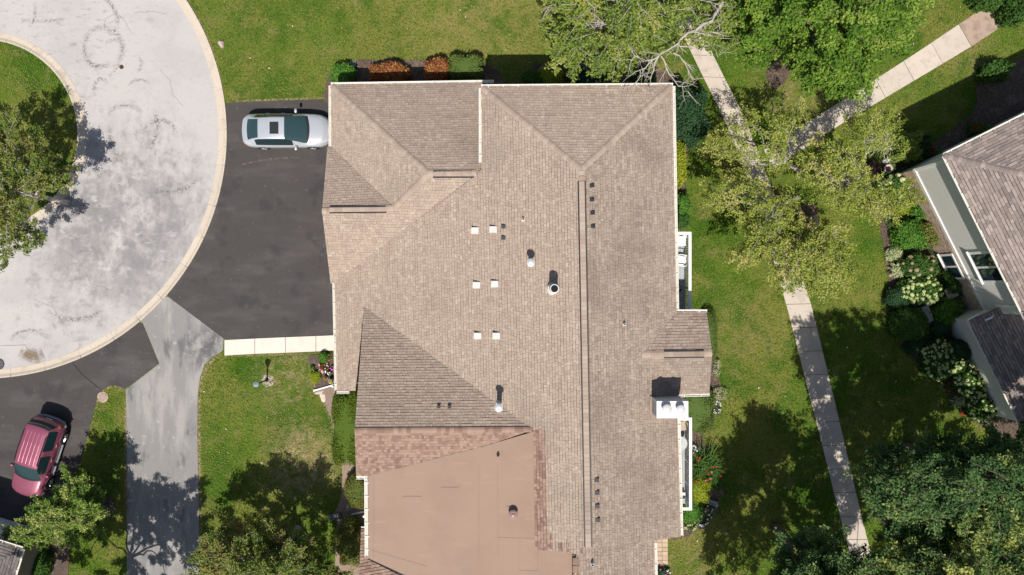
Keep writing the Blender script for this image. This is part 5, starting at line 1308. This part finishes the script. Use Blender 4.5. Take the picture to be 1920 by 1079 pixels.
shrub('flower_plant','pale yellow flowers by the lower east gutter end',1292,985,15,9,.35,lf_mid,600,.07,'mound',23,core=False,flower=fl_lime,nfl=26,rfl=.045,cat='flower')
shrub('flower_plant','dark plant with pale flowers on the tan pavers',1243,1075,13,10,.4,lf_dark,500,.07,'mound',24,flower=[fl_mag,fl_white],nfl=14,rfl=.04,cat='flower')
# front flower bed
shrub('shrub','round green plant at the top of the front flower bed',606.5,671,9.5,9.5,.5,lf_green,900,.06,'mound',25)
shrub('flower_plant','geranium clump with red and pink flowers in the front bed',606.5,690,9,9,.4,lf_mid,700,.06,'mound',26,core=False,flower=[fl_red,fl_pink,fl_white],nfl=39,rfl=.04,cat='flower',fl_top=-.1)
shrub('flower_plant','magenta flowers against the west gutter',624,691,4,4,.35,lf_mid,160,.05,'mound',27,core=False,flower=fl_mag,nfl=16,rfl=.04,cat='flower')
shrub('shrub','yellow green low shrub at the left of the front bed',591,706,10,9,.4,lf_lime,1200,.05,'mound',28)
shrub('shrub','small lime sprig below the yellow green shrub',591,715,4.5,4.5,.3,lf_lime,350,.05,'mound',29)
shrub('shrub','tiny lime plant at the left edge of the front bed',585.5,691,4,4.5,.3,lf_green,300,.05,'mound',30)
shrub('flower_plant','sparse rosy plant below the entry walk by the gutter',620,672,6,9,.35,lf_mix,220,.05,'mound',31,core=False,flower=fl_pink,nfl=8,rfl=.025,cat='flower')
shrub('hedge','big smooth clipped green hedge left of the north facing gable roof',650,803,27,70,.85,leafm('yew_leaf',[(0.055,0.095,0.012),(0.090,0.130,0.018),(0.140,0.170,0.025)]),12000,.08,'box',32,cat='hedge',lump=.02)
shrub('shrub','rusty green clipped shrub beside the roll roofing gutter',670,921,24,34,1.0,lf_mix,5200,.07,'mound',33)
shrub('shrub','large mottled green and rust shrub near the lower roof corner',656,1018,26,44,1.4,lf_mix,7000,.08,'mound',34,lump=.16)
shrub('shrub','dark green shrub by the lower left house wall',75,1060,18,26,.9,lf_mid,2600,.09,'mound',35)
# neighbour's garden
S = shrub
S('shrub','leafy green shrub standing in the shade at the upper right',1868,133,25,17,1.2,lf_mid,2600,.12,'mound',40,lump=.25)
S('shrub','dark red flowering shrub above the right house gutter',1832,240,12,11,.8,lf_mid,900,.1,'mound',41,flower=fl_red,nfl=14,rfl=.05)
S('shrub','small green shrub above the right house gutter',1856,243,9,6,.7,lf_green,600,.09,'mound',42)
S('shrub','red flowering plant at the corner of the right house',1742,280,8,12,.6,lf_mid,600,.1,'mound',43,flower=fl_red,nfl=22,rfl=.06)
S('shrub','small bright shrub touching the corner of the right house',1759,289,9,7,.7,lf_green,700,.09,'mound',44)
S('shrub','grey green shrub left of the right house corner',1700,275,24,25,1.5,lf_big,3800,.12,'mound',45,lump=.25)
S('shrub','dark shrub in shadow above the right house corner',1725,270,16,20,1.2,lf_dark,1600,.11,'mound',46,lump=.2)
blades('ornamental_grass','golden ornamental grass clump under the apple tree',1652,268,27,.9,lf_pale,260,3,.03,'grass clump')
S('shrub','cream variegated shrub under the apple tree',1617,327,14,20,.8,lf_pale,1700,.09,'mound',47)
S('shrub','purple brown shrub beside the cream variegated one',1637,317,12,14,.8,leafm('purple_leaf',[(0.05,0.03,0.035),(0.08,0.045,0.05),(0.11,0.06,0.06)]),1200,.08,'mound',48)
S('shrub','hydrangea with lime blooms behind the apple branches',1677,352,34,24,1.0,lf_mid,3600,.12,'mound',49,flower=fl_lime,nfl=34,rfl=.13)
S('shrub','lime green perennial drift below the brick wall corner',1695,385,30,16,.7,lf_lime,2600,.09,'mound',50)
S('shrub','bright green shrub against the brick wall',1735,393,26,18,1.1,lf_green,3200,.11,'mound',51,lump=.2)
S('shrub','small white leaved plant at the lawn edge under the apple tree',1639,388,8,13,.35,lf_pale,700,.08,'mound',52)
S('shrub','green and orange shrub below the brick wall',1752,430,30,28,1.3,lf_mix,4200,.11,'mound',53,lump=.2)
S('shrub','mid green shrub in the middle of the right garden bed',1710,440,32,26,1.1,lf_green,4600,.10,'mound',54,lump=.2)
S('shrub','cream leaved hosta at the bed edge',1677,477,15,12,.4,lf_pale,1000,.10,'mound',55)
blades('hosta','white edged strap leaved plant at the bed edge',1680,507,15,.5,lf_pale,120,4,.06)
S('shrub','hydrangea with brown faded flower heads',1725,500,34,22,1.0,lf_mid,3800,.11,'mound',56,flower=mat('faded_bloom',(0.30,0.24,0.15),rough=.9),nfl=12,rfl=.12)
S('shrub','lime hydrangea left of the stone bird bath',1725,545,38,26,1.1,lf_mid,4600,.11,'mound',57,flower=fl_lime,nfl=70,rfl=.10)
S('shrub','dark green shrub around the stone bird bath',1795,530,22,24,1.1,lf_mid,2600,.12,'mound',58,lump=.2)
S('shrub','blue green yew mound at the left edge of the garden bed',1686,556,24,21,.9,lf_dark,3600,.07,'mound',59)
S('shrub','round dark green shrub left of the plank bench',1706,607,34,31,1.2,lf_mid,6500,.08,'mound',60,lump=.05)
S('shrub','bright leafy green shrub right of the plank bench',1777,583,22,26,1.1,lf_green,3400,.12,'mound',61,lump=.18,rot=-.6)
S('shrub','dark juniper mound below the round green shrub',1720,650,22,16,.6,lf_dark,2200,.08,'mound',62)
S('shrub','small dark conifer mound left of the trellis',1765,612,18,20,.8,lf_dark,1800,.08,'mound',63)
S('shrub','dark shrub against the grey sunroom wall',1800,655,20,18,1.2,lf_dark,2400,.10,'mound',64)
S('shrub','upper hydrangea drift with many lime blooms in shade',1760,675,30,36,1.0,lf_mid,4800,.12,'mound',65,flower=fl_lime,nfl=120,rfl=.085,rot=.3)
S('shrub','lower hydrangea drift with lime blooms beside the sunroom wall',1815,712,26,44,1.0,lf_mid,4800,.12,'mound',66,flower=fl_lime,nfl=110,rfl=.085,rot=.6)
S('shrub','lowest hydrangea with lime blooms near the tree crowns',1838,765,26,24,.9,lf_mid,3000,.12,'mound',67,flower=fl_lime,nfl=60,rfl=.08)
S('flower_plant','large drift of red flowers at the bed edge',1738,687,8,13,.35,lf_mid,500,.07,'mound',68,core=False,flower=fl_red,nfl=26,rfl=.06,cat='flower')
S('flower_plant','smaller group of red flowers under the hydrangeas',1781,723,8,10,.3,lf_mid,400,.07,'mound',69,core=False,flower=fl_red,nfl=10,rfl=.06,cat='flower')
S('flower_plant','few red flowers near the tree crown edge',1810,774,8,6,.3,lf_mid,300,.07,'mound',70,core=False,flower=fl_red,nfl=6,rfl=.06,cat='flower')
S('flower_plant','silver white leaved plant below the red flower drift',1757,703,9,7,.3,lf_pale,500,.08,'mound',71,core=False,cat='flower')
blades('ornamental_grass','pale tuft of grass below the hydrangeas',1797,752,12,.5,lf_pale,130,5,.03,'grass clump')

# ---- trees
tree('crabapple_tree','spreading crabapple tree on the round street island',(128,380),[(-90,240),(0,222),(40,215),(60,245),(92,290),(125,322),(132,345),(112,368),(70,392),(56,420),(74,455),(58,478),(25,466),(0,505),(-60,500),(-130,380)],2.6,5.4,80,72,.11,lf_crab_d,m_bark_grey,1,twig_r=.008,thin=[(20,520,60,.4)])
tree('maple_tree','young yellow green maple by the maroon car',(199,951),[(115,890),(150,900),(165,925),(200,928),(178,948),(190,965),(175,985),(185,1005),(160,995),(140,1008),(95,1012),(60,1008),(30,1028),(8,1012),(50,988),(60,965),(80,940),(100,945),(118,925)],1.8,4.6,58,105,.10,lf_young,m_bark,2,blen=1.2,bwid=.23,nsub=8,tip=.25)
tree('crabapple_tree','rusty green crabapple tree at the bottom of the front lawn',(560,990),[(360,1085),(372,1050),(388,1018),(405,1000),(455,995),(485,980),(525,1000),(560,1004),(580,1020),(588,1040),(615,1058),(640,1080),(655,1110),(520,1180),(380,1150)],2.6,6.2,125,76,.11,lf_crab_d,m_bark_grey,3,twig_r=.008)
tree('shade_tree','tall tree below the grey driveway seen by its dappled shade',(225,1100),[(0,1120),(120,1108),(200,1110),(275,1125),(290,1250),(160,1320),(20,1280)],4.0,8.6,75,100,.14,lf_big,m_bark,33,blen=1.3,trunk_r=.12)
big_tree = tree('shade_tree','large grey branched tree overhanging the north gutter',(1150,75),[(1030,-60),(1028,100),(1045,130),(1070,140),(1100,130),(1150,138),(1185,122),(1215,112),(1260,98),(1300,85),(1340,98),(1375,90),(1380,-60)],4.2,8.8,135,46,.13,lf_big,m_bark_grey,4,bare=.10,thin=[(1310,40,30,.25),(1140,10,24,.3),(1270,130,60,.35),(1210,105,28,.3)],blen=1.2)
def big_branch(name, parent, pts, seed, r0=.075):
    """bare grey branch reaching over the roof corner, with twigs"""
    rng = np.random.default_rng(seed); mb = MB()
    def wig(a, d, L, r, n_=4):
        pts_ = [a]; v = d.copy()
        for i in range(n_): v = v+Vector(rng.normal(size=3)*.22); v.z *= .8; pts_.append(pts_[-1]+v.normalized()*L/n_)
        mb.tube(pts_, list(np.linspace(r, r*.3, n_+1)), 4, cap=False); return pts_
    for k, pl in enumerate(pts):
        q = [P(*p) for p in pl]; r = r0 if k == 0 else r0*.45
        f = [q[0]]
        for i in range(1, len(q)):
            for s in (.33,.66,1): f.append(q[i-1].lerp(q[i], s)+Vector(rng.normal(size=3)*(.06 if s < 1 else 0)))
        mb.tube(f, list(np.linspace(r, r*.25, len(f))), 6)
        for i in range(1, len(f)):
            for m_ in range(1):
                if rng.random() < .25: continue
                d = (f[i]-f[i-1]).normalized()+Vector(rng.normal(size=3)*.55); d.z *= .35
                w = wig(f[i], d, rng.uniform(.4,1.2), .018)
                for u_ in (1,2): wig(w[u_], (w[u_+1]-w[u_]).normalized()+Vector(rng.normal(size=3)*.6), rng.uniform(.2,.5), .009, 3)
    o = obj(name, mb, m_bark_grey, parent); o['label'] = 'bare pale grey branches reaching over the roof corner'
big_branch('bare_branch',big_tree,[
    [(1355,5,7.2),(1335,40,7.4),(1290,62,7.5),(1262,88,7.5),(1235,106,7.5)],
    [(1235,106,7.5),(1210,128,7.3),(1195,152,7.0),(1185,165,6.9)],[(1235,106,7.5),(1222,140,7.2),(1222,172,7.0)],[(1240,106,7.5),(1255,140,7.1),(1272,162,6.8),(1290,172,6.6)],
    [(1270,84,7.5),(1300,92,7.2),(1330,105,6.9)],[(1262,100,7.4),(1285,120,7.0),(1300,150,6.6)],[(1225,112,7.4),(1190,105,7.2),(1172,112,7.0)],[(1290,62,7.5),(1330,68,7.3),(1350,55,7.1)]], 7)
tree('maple_tree','bright green maple above the footpath junction',(1449,128),[(1380,-70),(1380,40),(1392,60),(1378,85),(1405,108),(1432,118),(1440,95),(1462,86),(1480,104),(1495,125),(1510,158),(1540,174),(1570,176),(1615,168),(1632,152),(1626,128),(1650,96),(1685,88),(1705,58),(1727,20),(1732,-70)],3.6,9.4,150,58,.16,lf_maple,m_bark,5,blen=.9,bwid=.34,upb=.9,tone=.3,depth=.6)
tree('crabapple_tree','sparse crabapple left of the footpath junction',(1492,372),[(1318,360),(1335,335),(1380,332),(1420,340),(1450,362),(1480,358),(1492,390),(1465,430),(1472,468),(1448,482),(1400,495),(1372,485),(1388,455),(1425,430),(1380,415),(1350,395),(1318,392)],2.6,5.2,46,46,.10,lf_crab,m_bark_grey,6,twig_r=.006,thin=[(1400,415,26,.25),(1435,385,22,.3)],depth=.35)
tree('crabapple_tree','crabapple with loose crown over the path junction',(1494,330),[(1355,262),(1365,232),(1395,212),(1440,220),(1478,208),(1500,190),(1512,215),(1495,250),(1465,275),(1472,305),(1448,322),(1420,310),(1385,300),(1350,288),(1322,296),(1330,278)],2.6,5.4,34,38,.10,lf_crab,m_bark_grey,7,twig_r=.006,thin=[(1405,255,30,.2),(1420,300,28,.25),(1440,270,20,.4)],depth=.35)
tree('crabapple_tree','wide crabapple between the branch path and the right house',(1556,362),[(1505,295),(1535,250),(1575,262),(1602,225),(1640,205),(1675,212),(1685,228),(1672,252),(1640,280),(1605,310),(1640,345),(1680,350),(1712,338),(1725,370),(1690,398),(1650,412),(1600,395),(1560,388),(1525,362),(1498,330)],2.8,5.6,74,48,.10,lf_crab,m_bark_grey,8,twig_r=.006,thin=[(1580,345,20,.2),(1540,265,30,.3)],depth=.35)
tree('crabapple_tree','crabapple over the straight footpath below the junction',(1520,410),[(1462,436),(1500,412),(1545,430),(1572,420),(1592,455),(1602,500),(1582,530),(1566,555),(1530,545),(1500,528),(1470,548),(1462,515),(1450,480)],2.6,5.4,60,56,.10,lf_crab,m_bark_grey,9,twig_r=.006,depth=.4)
tree('shade_tree','tall dark green tree filling the lower right corner',(1700,840),[(1920,815),(1890,828),(1862,815),(1838,840),(1800,828),(1770,818),(1740,845),(1715,832),(1690,852),(1655,845),(1642,868),(1626,885),(1636,905),(1630,935),(1650,965),(1670,985),(1690,1010),(1760,1010),(1840,990),(1960,960),(2150,1000),(2230,900),(2200,740),(2060,700),(1985,800)],5.0,13.0,250,66,.14,lf_grove,m_bark,10,blen=1.5,bwid=.3,nsub=9,tip=.15)
tree('shade_tree','tall tree with yellow tipped boughs at the bottom right',(1640,960),[(1670,990),(1705,970),(1745,955),(1790,918),(1815,895),(1850,905),(1930,910),(1990,1150),(1960,1340),(1700,1360),(1650,1250),(1640,1100),(1650,1045)],5.0,11.5,170,56,.14,lf_grove_y,m_bark,11,blen=1.5,bwid=.3,nsub=9,tip=.5,tone=.25)
tree('shade_tree','dark green tree at the bottom between townhouse and path',(1455,990),[(1465,1095),(1472,1035),(1480,1010),(1510,1012),(1520,995),(1545,992),(1560,1010),(1585,1020),(1600,1048),(1625,1038),(1650,1058),(1660,1130),(1655,1280),(1600,1350),(1480,1350),(1395,1330),(1390,1210)],5.0,11.4,160,56,.14,lf_grove,m_bark,12,blen=1.5,bwid=.3,nsub=9,tip=.3)
shrub('shrub','dark evergreen shrub at the top edge by the dirty path end',1856,-4,26,18,1.4,lf_mid,3000,.12,'mound',80,lump=.2)
shrub('shrub','leafy dark shrub in the top right corner',1912,8,24,32,2.2,lf_mid,3600,.13,'mound',81,lump=.2)
# ---- short grass over the lawns in view
rng = np.random.default_rng(77); n0 = 260000
gp = np.stack([rng.uniform(-40,1960,n0), rng.uniform(-40,1120,n0)],1); ok = np.ones(n0,bool)
rr_ = np.hypot(gp[:,0]+31, gp[:,1]-253); ok &= ~((rr_ < 458) & (rr_ > 177))
for q in HARD: ok &= ~in_poly(q, gp)
for q in ([(640,170),(1255,170),(1255,1100),(700,1100),(700,740),(650,740),(640,540)],): ok &= ~in_poly(q, gp)
gp = gp[ok]; n = len(gp); k = CAMH/FPX; z = np.where(np.hypot(gp[:,0]+31, gp[:,1]-253) < 178, .10, .012)
C = np.stack([(gp[:,0]-CX)*k, (CY-gp[:,1])*k, z+.025],1); D = rvec(rng,n); D[:,2] = np.abs(D[:,2])*.5
cl = np.sin(C[:,0]*.9+1.3*np.sin(C[:,1]*.6))*np.sin(C[:,1]*.8+np.sin(C[:,0]*.5))
dryf = np.zeros(n)
for (a_,b_,r_,w_) in ((570,865,60,.5),(600,840,50,.4),(540,700,50,.3),(460,790,60,.22),(520,790,40,.3),(1480,170,60,.45),(900,40,200,.15),(1290,1050,60,.3),(1375,620,60,.2),(1820,110,60,.25),(1890,60,40,.3),(500,40,120,.1)): dryf += w_*np.exp(-((gp[:,0]-a_)**2+(gp[:,1]-b_)**2)/r_**2)
dryf *= .5+rng.random(n)
gl = thing('grass_blades','short mown grass blades standing over all the lawns','grass'); gl['kind'] = 'stuff'
leaf_mesh('blades', C, D, rvec(rng,n)*.5+np.array([0,0,1.]), rng.uniform(.06,.13,n), .46+.24*cl+dryf+rng.normal(size=n)*.22, mat('grass_blade', (0,0,0), ramp=[(0.048,0.110,0.008),(0.110,0.205,0.016),(0.205,0.260,0.034),(0.330,0.300,0.090),(0.40,0.32,0.15)], transl=.25, rough=.8, spec=.05), gl, wr=.3)

# ---- low ground cover that fills the right garden bed, and leaves fallen on the grass
rng = np.random.default_rng(78); q = [(1672,300),(1735,318),(1800,420),(1850,600),(1880,790),(1845,800),(1800,755),(1760,708),(1718,662),(1690,622),(1676,590),(1672,520),(1668,480),(1662,430),(1650,395),(1645,350)]
gp = np.stack([rng.uniform(1640,1890,30000), rng.uniform(295,810,30000)],1); gp = gp[in_poly(q,gp)]; gp = gp[(np.sin(gp[:,0]*.13)*np.sin(gp[:,1]*.11)+rng.normal(size=len(gp))*.5) > -.25]; n = len(gp)
hh = .08+.28*np.abs(np.sin(gp[:,0]*.09+gp[:,1]*.05))*rng.random(n); C = np.stack([(gp[:,0]-CX)*k, (CY-gp[:,1])*k, hh],1)
o = thing('ground_cover','low leafy ground cover filling the right garden bed','ground cover'); o['kind'] = 'stuff'
leaf_mesh('leaves', C, rvec(rng,n), rvec(rng,n)*.6+np.array([0,0,.9]), rng.uniform(.07,.15,n), .45+.25*np.sin(gp[:,0]*.1)*np.sin(gp[:,1]*.12)+rng.normal(size=n)*.2, lf_mid, o)
n0 = 420; gp = np.stack([rng.uniform(0,1920,n0), rng.uniform(0,1079,n0)],1); ok = np.ones(n0,bool); rr_ = np.hypot(gp[:,0]+31, gp[:,1]-253); ok &= ~((rr_ < 458) & (rr_ > 177))
ok &= ~in_poly([(605,150),(1270,150),(1300,1100),(640,1100),(640,740)], gp)
for q in HARD[:3]: ok &= ~in_poly(q, gp)
gp = gp[ok]; n = len(gp)
C = np.stack([(gp[:,0]-CX)*k, (CY-gp[:,1])*k, np.where(np.hypot(gp[:,0]+31, gp[:,1]-253) < 178, .17, .065)],1)
o = thing('fallen_leaves','pale dry leaves scattered on the lawns and paths','leaves'); o['kind'] = 'stuff'
leaf_mesh('leaves', C, rvec(rng,n)*np.array([1,1,.2]), rvec(rng,n)*.4+np.array([0,0,1.]), rng.uniform(.05,.14,n), rng.random(n), mat('dry_leaves',(0,0,0),ramp=[(0.35,0.22,0.12),(0.55,0.42,0.28),(0.62,0.55,0.45),(0.50,0.18,0.05)],rough=.8), o)

for key, grp in (('crabapple_tree','crabapple trees'),('shade_tree','tall shade trees'),('maple_tree','maple trees'),('parked_car','cars parked on the driveways'),('splash_block','splash blocks at the downspouts'),
                 ('downspout','downspout extensions'),('hedge','clipped hedges round the townhouse'),('flat_stone','flat stones in the beds'),('garden_stone','stones in the right garden'),('flower_pot','pots in the front flower bed'),('daylily','daylily clumps'),('ornamental_grass','ornamental grass clumps')):
    for o in bpy.data.objects:
        if o.parent is None and o.name.split('.')[0] == key and 'label' in o.keys() and 'group' not in o.keys(): o['group'] = grp
